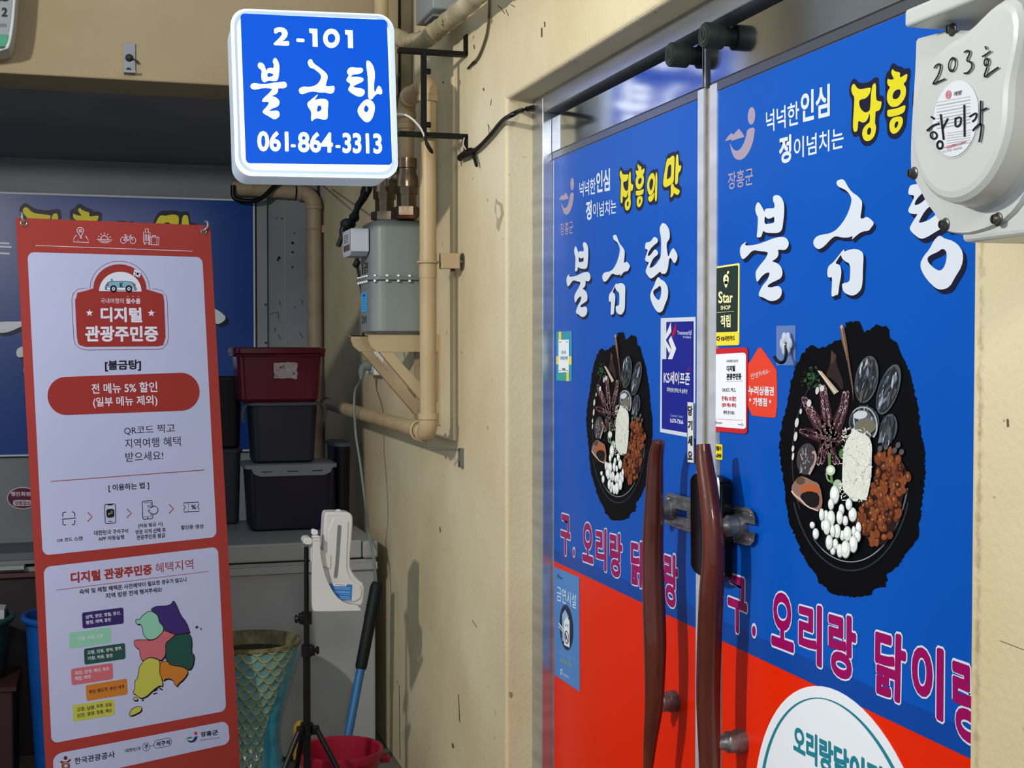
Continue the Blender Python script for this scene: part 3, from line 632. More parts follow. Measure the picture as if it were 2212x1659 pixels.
# hygiene notice
o, sc = (1420, 680), 0.16287
p = sticker('notice', [(o[0] + x * sc, o[1] + y * sc) for x, y in [(52,45),(512,28),(505,1640),(43,1555)]], M('#ccd4de', 0.35), 'white and navy notice poster beside the meeting stiles on the left door', 'notice'); c = p.sub(*o, sc); nv = M('#12208a', 0.35)
c.poly([(128,95),(490,85),(488,1580),(68,1508),(72,588),(128,588)], nv, 1)
c.poly([(192,100),(198,225),(122,335),(200,460),(168,512),(95,335)], WHITE, 2); c.poly([(195,278),(263,450),(210,590),(152,588),(200,450),(160,340)], WHITE, 2)
c.poly([(198,270),(250,130),(262,112),(268,180),(225,312)], M('#b01030'), 2, 1); c.text('Transworld', [(275,212),(465,205),(462,270),(280,262)], M('#cfd6f2'), 2, .01, res=2); c.text('주식회사', [(352,280),(464,285),(460,318),(350,312)], M('#cfd6f2'), 2, .01, res=2)
c.text('KS세이프존', [(98,745),(448,765),(442,935),(98,912)], WHITE, 2, .02); c.text('화학방제 방역소독 솔루션', [(138,962),(410,985),(408,1048),(140,1022)], WHITE, 2, .012, res=2)
c.text('Customer Center', [(185,1310),(352,1330),(352,1370),(185,1350)], M('#9aa6de'), 2, 0, res=2); c.text('1670-7366', [(183,1372),(356,1395),(356,1452),(183,1430)], WHITE, 2, .02, res=2); c.text('new', [(415,705),(455,705),(450,740),(415,738)], M('#b01030'), 2, .01, res=2); p.fin()
# pull strip
p = sticker('pull_label', CQ([(1315,888),(1374,892),(1376,1446),(1314,1437)]), M('#d8dadc', 0.3), 'narrow white pull label with black letters running down beside the door gap', 'label', 0.0046); c = p.sub(X0, Y0, s_)
c.stroke([(1317,892),(1372,896),(1373,1442),(1316,1434)], 3, INK, 1, closed=True)
for ch, y0, y1 in (('당', 918, 1012), ('기', 1052, 1142), ('세', 1192, 1288), ('요', 1336, 1414)): c.text(ch, [(1324,y0),(1364,y0 + 3),(1364,y1 + 3),(1324,y1)], INK, 2, .03)
p.fin()
# right leaf stickers
o, sc = (1520, 560), 0.27137
def Q(q): return [(o[0] + x * sc, o[1] + y * sc) for x, y in q]
p = sticker('sticker', Q([(83,62),(290,30),(287,683),(83,690)]), M('#f3ea7e', 0.35), 'dark green and yellow sticker at the top of the column of stickers', ru=.05, rv=.02); c = p.sub(*o, sc)
c.rquad([(92,75),(280,46),(276,576),(91,582)], M('#20332c', 0.35), 1, .06, .025); cr = M('#f4efb0')
c.ell(186, 160, 22, 40, cr, 2); c.poly([(166,175),(206,172),(186,243)], cr, 2, 1); c.ell(202, 106, 8, 14, cr, 2, 20); c.ell(190, 155, 7, 12, M('#5b6a5a'), 3)
c.text('Star', [(125,255),(240,262),(240,345),(125,352)], cr, 2, .02); c.text('SHOP', [(143,370),(222,365),(222,400),(143,402)], cr, 2, .02, res=2); c.stroke([(115,424),(250,415)], 2.5, cr, 2); c.text('적립', [(143,447),(222,440),(222,542),(143,542)], cr, 2, .025)
c.rquad([(86,585),(286,580),(285,681),(85,687)], M('#f2de35', 0.35), 1, .05, .1); c.text('KB국민카드', [(147,612),(257,606),(257,648),(147,652)], INK, 2, .03, res=2)
for k in range(5): a_ = math.radians(72 * k); c.ell(124 + 10 * math.cos(a_), 631 + 15 * math.sin(a_), 5, 8, INK, 2, 72 * k, 10)
p.fin()
p = sticker('tag_sticker', None, M('#e2432a', 0.35), 'orange house-shaped gift voucher sticker partly under the red sticker', poly=Q(chaikin([(340,835),(340,1238),(540,1262),(588,1258),(588,905),(575,868),(470,716),(450,700),(432,716),(370,825)], 1)), off=.001); c = p.sub(*o, sc)
c.text('안녕하세요~', [(378,912),(530,868),(538,905),(385,958)], WHITE, 1, .0, res=2); c.text('온누리상품권', [(322,1003),(565,1015),(565,1087),(322,1078)], WHITE, 1, .035); c.text('가맹점', [(398,1100),(510,1105),(510,1172),(398,1167)], WHITE, 1, .035)
for x, y in ((376,1120),(535,1133)): c.poly([(x - 9,y),(x,y - 16),(x + 9,y),(x,y + 16)], WHITE, 1)
p.fin()
p = sticker('sticker', Q([(70,712),(360,700),(355,1392),(72,1365)]), M('#c9232a', 0.35), 'red bordered white discount sticker below the dark green one', ru=.1, rv=.045, off=.0022); c = p.sub(*o, sc)
c.rquad([(85,758),(347,742),(347,1352),(87,1330)], M('#eef1f8', 0.35), 1, .09, .04); gy = M('#55565e'); rd = M('#c4303a')
c.text('국내여행의 필수품', [(192,800),(285,797),(285,820),(192,824)], gy, 2, .01, res=2); c.text('디지털', [(195,848),(262,843),(262,892),(195,894)], INK, 2, .035, res=2); c.text('관광주민증', [(193,910),(312,906),(312,958),(193,962)], INK, 2, .035, res=2); c.stroke([(192,971),(327,970)], 2, gy, 2)
c.text('QR코드 찍고,', [(158,1022),(268,1024),(268,1060),(158,1058)], gy, 2, .015, res=2); c.text('전 메뉴 5% 할인', [(155,1088),(270,1092),(270,1130),(155,1126)], rd, 2, .03, res=2); c.text('(일부 메뉴 제외)', [(157,1142),(270,1146),(270,1184),(157,1180)], rd, 2, .03, res=2); c.text('혜택 받으세요', [(168,1203),(258,1207),(258,1238),(168,1234)], gy, 2, .015, res=2)
c.stroke([(104,1270),(327,1283)], 2, rd, 2); c.text('한국관광공사', [(112,1294),(158,1297),(158,1312),(112,1309)], gy, 2, .02, res=1); c.stroke([(108,1285),(108,1315)], 4, rd, 2); c.ell(318, 1317, 9, 10, gy, 2, 0, 14, .7); c.text('구석', [(283,1310),(305,1311),(305,1322),(283,1321)], gy, 2, .02, res=1)
p.fin()
p = sticker('sticker', Q([(70,1470),(152,1475),(152,1597),(70,1588)]), M('#f0dc20', 0.4), 'tiny yellow sticker with black print beside the top of the right handle', ru=.06, rv=.05); c = p.sub(*o, sc)
c.text('안전필수', [(75,1484),(147,1487),(147,1527),(75,1523)], INK, 1, .04, res=1); c.text('062-6900', [(75,1541),(147,1545),(147,1584),(75,1578)], INK, 1, .04, res=1); p.fin()
# clear hook
h = thing('adhesive_hook', DR(1700, 790), 'clear adhesive plate with a dark metal hook on the right door', 'hook')
pl = Print(lambda x, y, of=0.0: DR(x, y, of + .002)); pl.sheet([(1679,704),(1720,703),(1720,789),(1679,789)], glassy('clear_plastic_plate', '#9db4d4', 0.15, 1.45, 0.22), 0.001); pl.build('plate', h)
b = MB(); v = PX(XD - .008)
for k in range(6): a_ = k * math.pi / 3; b.sphere(v(1698 + 8 * math.cos(a_), 742 + 14 * math.sin(a_)), 0.0075, glassy('clear_rosette', '#d8e2f0', 0.05, 1.45, 0.6), (0.5, 1, 1.3), 10, 8)
b.build('rosette', h)
b = MB(); b.tube(bez([PX(XD - .010)(1698,746), PX(XD - .014)(1698,766), PX(XD - .022)(1694,780), PX(XD - .03)(1685,783), PX(XD - .036)(1676,776), PX(XD - .038)(1673,769)], 6), 0.0028, M('#3c3a38', 0.35, 0.9), 10); b.build('hook', h)
# no smoking notice
o, sc = (1180, 1200), 0.19293
p = sticker('no_smoking_notice', Q([(90,125),(372,243),(378,1525),(98,1335)]), M('#4a86c8', 0.35), 'pale blue no smoking notice low on the left door', 'notice'); c = p.sub(*o, sc); pw = M('#dfeaf6')
c.text('금연시설', [(125,335),(340,432),(340,598),(125,502)], pw, 1, 0.0)
c.ell(232, 805, 76, 255, M('#1c2340', 0.4), 1, -3, 40); c.poly([(188,655),(222,605),(262,690),(245,700),(212,735),(212,960),(188,955)], M('#8fb8dc'), 2); c.poly([(212,735),(245,682),(272,735),(272,1032),(212,1000)], M('#e8eef4'), 3)
c.text('금', [(225,760),(237,762),(237,795),(225,793)], M('#5b86b4'), 4, .03, res=1); c.text('연', [(245,768),(257,770),(257,803),(245,801)], M('#5b86b4'), 4, .03, res=1); c.ell(240, 915, 24, 75, M('#4a3e3a'), 4, -4, 28, .8); c.stroke([(225,865),(256,965)], 8, M('#4a3e3a'), 4); c.stroke([(232,880),(232,940)], 10, M('#4a3e3a'), 4)
c.stroke([(152,755),(210,840)], 14, WHITE, 4); c.stroke([(150,790),(205,865)], 8, WHITE, 4)
c.text('이곳은 금연구역입니다', [(128,1045),(340,1165),(340,1212),(128,1090)], M('#86aedb'), 1, 0, res=2); c.text('과태료 부과', [(165,1140),(300,1215),(300,1262),(165,1185)], M('#9db65a'), 1, .01, res=2); c.text('장흥군보건소', [(195,1312),(265,1350),(265,1385),(195,1345)], pw, 1, 0, res=2); c.ell(175, 1300, 10, 34, pw, 1, 0, 18, .6); c.ell(140, 228, 10, 22, M('#333a44'), 1, 0, 14, .5); c.text('장흥군', [(152,232),(188,246),(188,272),(152,258)], M('#3a4a5c'), 1, .02, res=1); p.fin()
# round sticker at the bottom
def circ3(a, b_, c_):
    (ax, ay), (bx, by), (cx, cy) = a, b_, c_; d = 2 * (ax * (by - cy) + bx * (cy - ay) + cx * (ay - by))
    ux = ((ax * ax + ay * ay) * (by - cy) + (bx * bx + by * by) * (cy - ay) + (cx * cx + cy * cy) * (ay - by)) / d
    uy = ((ax * ax + ay * ay) * (cx - bx) + (bx * bx + by * by) * (ax - cx) + (cx * cx + cy * cy) * (bx - ax)) / d
    return ux, uy, math.hypot(ax - ux, ay - uy)
def yz(x, y): v = DR(x, y); return (v.y, v.z)
cy_, cz_, cr_ = circ3(yz(1636, 1659), yz(1762, 1481.5), yz(1953, 1659))
p = Print(lambda a, b_, of=0.0: Vector((XD - .0012 - of, a, b_))); p.sheet([(cy_ + cr_ * math.cos(t), cz_ + cr_ * math.sin(t)) for t in [2 * math.pi * k / 72 for k in range(72)]], M('#e8ecf2', 0.35), .0008)
tl = M('#1f7f8e', 0.4)
n = 40; A1 = [(cy_ + cr_ * .935 * math.cos(t), cz_ + cr_ * .935 * math.sin(t)) for t in [math.radians(15 + 150 * k / n) for k in range(n + 1)]]
A2 = [(cy_ + cr_ * (.935 - .05 * abs(k / n - .42) ** 1.2 * 2) * math.cos(t) , cz_ + cr_ * (.93 - .05 * abs(k / n - .42) ** 1.2 * 2) * math.sin(t)) for k, t in [(k, math.radians(15 + 150 * k / n)) for k in range(n + 1)]]
p.poly(A1 + A2[::-1], tl, 1)
c = Print(lambda x, y, of=0.0: DR(x, y, of + .0012)).sub(1540, 1180, 0.3038); c.mb = p.mb
c.text('오리랑닭이랑', [(578,1258),(1235,1580),(1235,1860),(578,1470)], tl, 1, .04)
p.mb.build('round_sticker', label='large round white sticker with teal ring and letters low on the right door', cat='sticker', fix=False, autosm=False)
# ---------------------------------------------------------------- pose of tilted flat things: (right, up) given in camera axes
def pose(r, u):
    R3 = (RGT * r[0] + UPV * r[1] + FWD * r[2]).normalized(); U3 = RGT * u[0] + UPV * u[1] + FWD * u[2]
    U3 = (U3 - R3 * U3.dot(R3)).normalized(); return R3, U3, R3.cross(U3)         # last one faces the camera
# ---------------------------------------------------------------- hanging light box sign
SR, SU, SN = pose((3.50, 0.1226, 1.0), (-0.0345, 1.0, 0.0))
sp0 = PY(3.70)(683, 195); SP = Plane(sp0, SN)
sg = thing('lightbox_sign', (XW, 3.76, 2.05), 'glowing blue and white square sign hanging from a black bracket', 'sign')
WGL = M('#f0f7ff', 0.3, emit=0.85); RIMG = M('#d4e4f2', 0.3, emit=0.46); GRV = M('#a8bac8', 0.4, emit=0.34); BGL = noisy('lit_blue_face', '#001e60', '#002268', 1.5, 0.4, 0.0, spec=0.1)
_b = BGL.node_tree.nodes['Principled BSDF']; _b.inputs['Emission Color'].default_value = rgb('#004bba'); _b.inputs['Emission Strength'].default_value = 0.95
SIDE = M('#b4c6d6', 0.35, emit=0.20)
def sq(x0, y0, x1, y1): return [(x0, y0), (x1, y0), (x1, y1), (x0, y1)]
q_out = [(499, 13), (853, 31), (863, 389), (511, 384)]
q_out = [(498, 15), (852, 29), (862.5, 384.5), (510, 378)]
F_ = [SP(*p) for p in rr(q_out, .10, .10, 8)]
q_bk = rr(q_out, .10, .10, 8); b = MB(); nF = len(F_)
mid = [p - SN * 0.012 for p in F_]; cen = sum(F_, Vector()) / nF
def ins(L, k): return [p + (cen - p).normalized() * k for p in L]
f0 = ins(F_, .010); m1 = [p - SN * .030 for p in F_]; m2 = ins(m1, .004); back = [p - SN * .150 for p in m2]; 
loops = [f0, [p - SN * .006 for p in ins(F_, .002)], mid, m1]
for A, B, mm in zip(loops, loops[1:], (RIMG, WGL, GRV)): b.add(A + B, [[i, (i + 1) % nF, nF + (i + 1) % nF, nF + i] for i in range(nF)], mm, True)
f1 = [p - SN * .004 for p in ins(F_, .020)]; f2 = [p - SN * .004 for p in ins(F_, .024)]
b.add(f0 + f1, [[i, (i + 1) % nF, nF + (i + 1) % nF, nF + i] for i in range(nF)], GRV, True)
for A, B in ((m1, m2), (m2, back)): b.add(A + B, [[i, (i + 1) % nF, nF + (i + 1) % nF, nF + i] for i in range(nF)], SIDE, True)
b.add(f1, [list(range(nF))], WGL); b.add(back, [list(range(nF))[::-1]], SIDE)
b.build('housing', sg)
pr = Print(lambda x, y, o=0.0: SP(x, y, o + .0004)); c = pr.sub(460, 0, 0.27125)
c.poly(rr([(218, 107), (1385, 158), (1428, 1314), (262, 1300)], .028, .028), BGL, 0); face = pr.build('blue_face', sg)
pr = Print(lambda x, y, o=0.0: SP(x, y, o + .0008)); c = pr.sub(460, 0, 0.27125); LW = M('#fbfdff', 0.3, emit=1.0)
c.text('2', [(483,215),(607,220),(607,365),(483,360)], LW, 1, .05); c.rquad([(664,306),(728,309),(728,337),(664,333)], LW, 1, .2, .35)
def one(x0, y0, x1, y1, sk=0): c.poly([(x0, y0), (x1, y0 + 3), (x1 + sk, y1), (x1 - 40 + sk, y1 - 2), (x1 - 38, y0 + 40), (x0 + 3, y0 + 34)], LW, 1)
p9 = Print(lambda x, y, o=0.0: SP(x, y, o + .0008)); c9 = p9.sub(460, 0, 0.27125)
one(765, 228, 830, 374, 4); one(1050, 240, 1112, 384, 4); c.ell(943, 306, 66, 77, LW, 1, 0, 32, .48)
c9.text('061', [(352,1043),(600,1048),(603,1208),(354,1206)], LW, 1, .03); c9.text('864', [(675,1050),(953,1056),(955,1218),(677,1214)], LW, 1, .03); c9.text('3313', [(1030,1058),(1342,1064),(1348,1226),(1032,1220)], LW, 1, .03)
for hx, hy in ((620, 1150), (976, 1156)): c9.rquad([(hx,hy),(hx+38,hy+1),(hx+38,hy+23),(hx,hy+22)], LW, 1, .2, .3)
pr.build('unit_number', sg); p9.build('phone_number', sg)
pr = Print(lambda x, y, o=0.0: SP(x, y, o + .0008)); c = pr.sub(460, 0, 0.27125)
for l in ([[(355,510),(375,495),(405,510),(418,545),(425,575),(430,548),(460,540),(482,545),(485,515),(475,490),(485,465),(500,462),(520,490),(530,530),(525,600),(515,640),(490,648),(440,640),(410,660),(388,640),(385,600),(390,560),(360,540)], [(432,578),(482,588),(480,606),(432,620)]],
          [[(295,690),(310,665),(340,662),(380,672),(430,670),(480,660),(540,655),(575,650),(590,675),(585,695),(560,705),(515,702),(520,725),(505,750),(465,765),(500,775),(528,800),(530,825),(515,850),(470,865),(440,885),(480,885),(510,880),(530,895),(530,930),(490,955),(450,930),(395,900),(398,880),(430,850),(450,815),(425,810),(395,812),(390,800),(410,775),(445,745),(470,715),(470,705),(400,700),(340,715),(310,710)]],
          [[(752,500),(765,475),(785,470),(800,505),(850,540),(900,580),(915,610),(905,650),(895,688),(930,690),(962,682),(970,705),(960,740),(930,748),(890,735),(850,738),(800,728),(755,735),(715,752),(690,745),(682,715),(695,700),(720,690),(770,695),(820,680),(850,650),(865,610),(850,585),(800,545),(770,540)]],
          [[(838,752),(806,800),(830,793),(870,785),(910,795),(920,820),(912,880),(915,940),(890,958),(840,942),(810,945),(785,970),(780,940),(785,890),(755,850),(750,820),(785,792),(828,756)], [(835,840),(862,842),(865,880),(825,895),(830,860)]],
          [[(1065,580),(1075,548),(1100,535),(1150,542),(1190,540),(1197,570),(1165,590),(1110,595),(1095,615),(1130,612),(1175,615),(1200,625),(1195,650),(1150,670),(1110,690),(1140,700),(1185,705),(1210,720),(1205,755),(1170,775),(1120,755),(1075,720),(1080,700),(1100,670),(1065,650),(1062,630),(1085,600)]],
          [[(1220,490),(1235,480),(1265,505),(1285,550),(1290,610),(1280,680),(1285,740),(1300,720),(1310,690),(1325,682),(1345,710),(1348,745),(1335,755),(1310,745),(1285,765),(1265,795),(1235,790),(1235,700),(1232,600),(1222,540)]],
          [[(1215,790),(1265,800),(1290,840),(1285,900),(1260,960),(1225,978),(1195,960),(1155,910),(1150,870),(1175,830)], [(1220,835),(1240,860),(1238,880),(1220,900),(1200,880),(1205,850)]]):
    c.poly(l[0], LW, 1, 1, l[1:])
pr.build('brush_lettering', sg)
b = MB(); IRON = M('#141414', 0.55, 0.4); hb = .013
z1, z2, ys = 2.337, 2.103, 3.742; xl = 0.80
b.box((xl, ys - .018, z1 - .006), (XW - .001, ys + .012, z1 + .006), IRON); b.box((XW - .006, ys - .018, z1), (XW, ys + .012, z1 + .055), IRON)
b.box((xl, ys - .018, z2 - .006), (XW - .001, ys + .012, z2 + .006), IRON); b.box((XW - .006, ys - .018, z2 - .062), (XW, ys + .012, z2), IRON)
b.box((.863, ys - .022, z2), (.878, ys - .010, z1), IRON)
for z in (2.28, 2.13): b.lathe((.878, ys - .016, z), (1, 0, 0), [(0, .008), (.012, .008)], IRON, 6)
b.build('bracket', sg)
b = MB(); b.tube(bez([(SP(858, 236) - SN * .06), PY(ys - .02)(880, 250), PY(ys - .03)(905, 272), PY(ys - .03)(918, 296)], 6), .003, M('#c8c4bc', .5), 8)
b.tube(bez([PY(ys - .03)(918, 290), PY(ys - .035)(922, 310), PY(ys - .035)(935, 332)], 4), [.004] * 4 + [.006] * 4 + [.002], BLACKP, 8)
b.build('feed_wire', sg)

# ---------------------------------------------------------------- pipes and gas meter
PIPE = noisy('beige_painted_pipe', '#a48f6c', '#b6a07a', 8, 0.42, 0.12, 30, stain=(30, '#6b5436', 0.76), stretch=(1, 1, .4))
PIPEG = noisy('grey_beige_pipe', '#94856f', '#a69680', 8, 0.5, 0.1, 30)
BRASS = noisy('aged_brass_fitting', '#7c6a58', '#a08a72', 30, 0.25, 0.1, 40, metal=0.9)
XP, YP = 0.896, 3.785; RP = .0243
gp = thing('gas_pipe', (XP, YP, 1.25), 'beige painted pipe running down the wall and bending back along it', 'pipe')
YM, XMf = 4.07, 0.896; zt = 2.262
b = MB(); b.tube([(XP, YP, 1.29), (XP, YP, 2.225)], RP, PIPE, 28); b.build('riser', gp)
def elbow(cn, a, bdir, r, R, m, ring=True):
    """quarter bend at corner cn from direction a to direction bdir (both point away from the corner)"""
    cn = Vector(cn); a = Vector(a); bd = Vector(bdir); q = MB(); o_ = cn + (a + bd) * R
    pts = [o_ - bd * R * math.cos(t) - a * R * math.sin(t) for t in [math.pi / 2 * k / 10 for k in range(11)]]
    q.tube(pts, r, m, 28)
    if ring:
        q.lathe(cn + a * R, a, [(-.002, r * 1.0), (0, r * 1.1), (.016, r * 1.1), (.018, r * 1.0)], m, 28)
        q.lathe(cn + bd * R, bd, [(-.002, r * 1.0), (0, r * 1.1), (.016, r * 1.1), (.018, r * 1.0)], m, 28)
    return q
elbow((XP, YP, zt), (0, 0, -1), (0, 1, 0), RP * 1.14, .04, PIPE).build('elbow', gp)
elbow((XMf, YM, zt), (0, 0, -1), (0, -1, 0), RP * 1.14, .04, PIPE).build('elbow', gp)
b = MB(); b.tube([(XP, YP + .04, zt), (XP, YM - .04, zt)], RP, PIPE, 28); b.build('crossover', gp)
b = MB(); b.tube([(XMf, YM, zt - .04), (XMf, YM, 2.082)], RP * .98, PIPE, 28); b.lathe((XMf, YM, 2.19), (0, 0, -1), [(0, RP), (.002, RP * 1.12), (.018, RP * 1.12), (.02, RP)], PIPE, 28); b.build('meter_drop', gp)
elbow((XP, YP, 1.252), (0, 0, 1), (0, 1, 0), RP * 1.14, .04, PIPE).build('elbow', gp)
b = MB(); b.tube([(XP, YP + .04, 1.252), (XP, 5.62, 1.262)], RP, PIPE, 28); b.tube([(XP, 5.60, 1.262), (XP, 5.66, 1.262)], RP * 1.1, M('#3a332a', .6), 20); b.build('low_run', gp)
b = MB(); b.lathe((XP, YP, 1.70), (0, 0, 1), [(0, RP), (.0, RP * 1.05), (.07, RP * 1.05), (.07, RP)], PIPE, 28); b.build('sleeve', gp)
# clamps
def clamp(name, c, ax, wall, label):
    t_ = thing(name, wall, label, 'pipe clamp'); c = Vector(c); q = MB(); e1 = Vector(ax).normalized(); e2 = Vector((1, 0, 0)); e3 = e1.cross(e2)
    q.tube([c + (e2 * math.cos(t) + e3 * math.sin(t)) * (RP * 1.2) for t in [2 * math.pi * k / 28 for k in range(28)]], .0035, PIPE, 8, closed=True); q.build('band', t_)
    return t_
cl = clamp('pipe_clamp', (XP, YP, 1.745), (0, 0, 1), (XW, YP, 1.72), 'beige clamp block holding the upright beige pipe to the wall')
b = MB(); b.box((XP + .036, YP - .016, 1.727), (XW - .012, YP + .016, 1.772), PIPE, None, .003); b.build('block', cl)
b = MB(); b.lathe((XW, YP, 1.748), (-1, 0, 0), [(0, .026), (.003, .026), (.004, .008), (.014, .007)], PEW, 24); b.tube([(XW - .03, YP, 1.72), (XW - .03, YP, 1.73)], .006, BLACKP, 8); b.build('wall_plate', cl)
cl = clamp('pipe_clamp', (XP, YP + .10, 1.253), (0, 1, 0), (XW, YP + .02, 1.18), 'thin wire clamp and hooked strap under the low bend of the beige pipe')
b = MB(); b.tube([(XP + .004, YP + .01, 1.226), (XP + .004, YP + .01, 1.205), (XP + .05, YP + .005, 1.203), (XP + .09, YP, 1.200), (XP + .093, YP, 1.168)], .003, PEW, 8); b.box((XW - .012, YP - .012, 1.150), (XW, YP + .012, 1.205), PEW); b.build('strap', cl)
# backing board and meter
bd = MB(); bd.box((XW - .010, 3.862, 1.222), (XW, 4.30, 2.30), BEIGE); bd.build('backing_board', label='thin beige backing board on the wall behind the upright pipe', cat='board', bevel=.002)
sh = thing('meter_shelf_bracket', (XW - .01, 4.18, 1.30), 'beige steel bracket with two braced arms under the gas meter', 'bracket')
XF = XW - .010; BK = noisy('beige_bracket_paint', '#a3906f', '#b5a07e', 5, 0.45, 0.08, 40); ZT = 1.538
b = MB(); b.box((XF - .006, 4.015, 1.26), (XF, 4.36, ZT), BK); b.build('wall_plate', sh)
for ya in (4.03, 4.33):
    b = MB(); Pn = [(.768, ZT), (XF - .006, ZT), (XF - .006, ZT - .052), (.795, ZT - .052), (.775, ZT - .035), (.768, ZT - .015)]
    b.prism([(x, ya, z) for x, z in Pn], (0, .004, 0), BK); b.box((.768, ya, ZT - .003), (XF - .006, ya + .036, ZT), BK); b.build('arm', sh)
    b = MB(); b.prism([(x, ya + .002, z) for x, z in ((.80, ZT - .050), (.838, ZT - .050), (XF - .006, 1.33), (XF - .006, 1.275))], (0, .026, 0), BK); b.build('brace', sh)
gm = thing('gas_meter', (.885, 4.165, ZT), 'grey gas meter with white display head on the beige bracket', 'gas meter')
MET = noisy('grey_meter_enamel', '#6e7674', '#7a827f', 2, 0.38, 0.03, 20); MET2 = M('#676e72', .4)
def oblong(x0, x1, y0, y1, z, r, n=8):
    L = []
    for (cx, cy, a0) in ((x1 - r, y1 - r, 0), (x0 + r, y1 - r, 90), (x0 + r, y0 + r, 180), (x1 - r, y0 + r, 270)):
        for k in range(n + 1): a_ = math.radians(a0 + 90 * k / n); L.append(Vector((cx + r * math.cos(a_), cy + r * math.sin(a_), z)))
    return L
def can(m, levels, mb):
    Ls = [oblong(*l) for l in levels]; n = len(Ls[0])
    for A, B in zip(Ls, Ls[1:]): mb.add(A + B, [[i, (i + 1) % n, n + (i + 1) % n, n + i] for i in range(n)], m, True)
    mb.add(Ls[0], [list(range(n))[::-1]], m); mb.add(Ls[-1], [list(range(n))], m)
x0, x1, y0, y1 = .785, .975, 4.055, 4.285
b = MB(); can(MET, [(x0 + .02, x1 - .02, y0 + .02, y1 - .02, ZT, .03), (x0, x1, y0, y1, ZT + .012, .045), (x0, x1, y0, y1, 1.708, .045)], b); b.build('lower_body', gm)
b = MB(); can(MET, [(x0, x1, y0, y1, 1.716, .045), (x0, x1, y0, y1, 1.872, .045), (x0 + .008, x1 - .008, y0 + .008, y1 - .008, 1.888, .05), (x0 + .03, x1 - .03, y0 + .03, y1 - .03, 1.895, .04)], b); b.build('upper_body', gm)
b = MB(); can(MET2, [(x0 - .014, x1 + .01, y0 - .014, y1 + .014, 1.707, .055), (x0 - .014, x1 + .01, y0 - .014, y1 + .014, 1.717, .055)], b); b.build('seam_flange', gm)
bolt = M('#d9dbdc', .3, .6)
fl = oblong(x0 - .008, x1 + .004, y0 - .008, y1 + .008, 1.712, .05, 3)
bpts = [(x0 - .008, y) for y in (4.10, 4.135, 4.17, 4.205, 4.24)] + [(x, y0 - .008) for x in (.83, .865, .90, .935)] + [(.795, y0 + .006)]
for x, y in bpts:
    b = MB(); b.lathe((x, y, 1.717), (0, 0, 1), [(0, .0055), (.005, .0055)], bolt, 6); b.lathe((x, y, 1.707), (0, 0, -1), [(0, .0055), (.007, .005)], bolt, 8); b.build('bolt', gm)
b = MB(); hd = M('#aaaebc', .35); b.prism([(.782, y, z) for y, z in ((4.09, 1.795), (4.12, 1.782), (4.22, 1.782), (4.245, 1.795), (4.245, 1.865), (4.09, 1.865))], (-.055, 0, 0), hd)
b.prism([(.770, 4.094, 1.866), (.728, 4.094, 1.846), (.728, 4.241, 1.846), (.770, 4.241, 1.866)], (0, 0, -.004), hd); disp = b.build('display_head', gm, bevel=.005)
pr = Print(PX(.7268)); b = pr.mb
def fx(Y, z, x=.7262): return Vector((x, Y, z))
b.add([fx(4.105, 1.80), fx(4.23, 1.80), fx(4.23, 1.856), fx(4.105, 1.856)], [[0, 1, 2, 3]], M('#a8aeb6', .3)); b.add([fx(4.115, 1.80, .7258), fx(4.22, 1.80, .7258), fx(4.22, 1.818, .7258), fx(4.115, 1.818, .7258)], [[0, 1, 2, 3]], M('#4a3a34', .3))
for k in range(4): b.add([fx(4.14, 1.826 + k * .007, .7258), fx(4.215, 1.826 + k * .007, .7258), fx(4.215, 1.829 + k * .007, .7258), fx(4.14, 1.829 + k * .007, .7258)], [[0, 1, 2, 3]], M('#5c626a', .4))
b.build('dial_plate', disp, fix=False)
pm = Print(lambda x, y, o=0.0: Vector((x0 - .0008 - o, x, y)))
pm.rect(4.135, 1.612, 4.235, 1.672, M('#3aa6e6', .4), 0)
pm.text('GAS', [(4.21, 1.668), (4.16, 1.668), (4.16, 1.658), (4.21, 1.658)], M('#123a66'), 1, .03, res=1)
for k in range(5): pm.stroke([(4.225, 1.652 - k * .008), (4.145, 1.652 - k * .008)], .002, M('#1f6fae'), 1)
pm.build('blue_label', gm)
pm = Print(lambda x, y, o=0.0: Vector((x0 - .0008 - o, x, y))); ink = M('#15181a', .6)
for ch, yy in (('불', 4.225), ('금', 4.185), ('탕', 4.148)): pm.text(ch, [(yy, 1.765), (yy - .028, 1.765), (yy - .028, 1.730), (yy, 1.730)], ink, 0, .02, res=1)
pm.build('marker_writing', gm); pm = Print(lambda x, y, o=0.0: Vector((x0 - .0008 - o, x, y))); pm.text('2101', [(4.225, 1.600), (4.150, 1.600), (4.150, 1.575), (4.225, 1.575)], ink, 0, .01, res=1); pm.build('marker_number', gm)
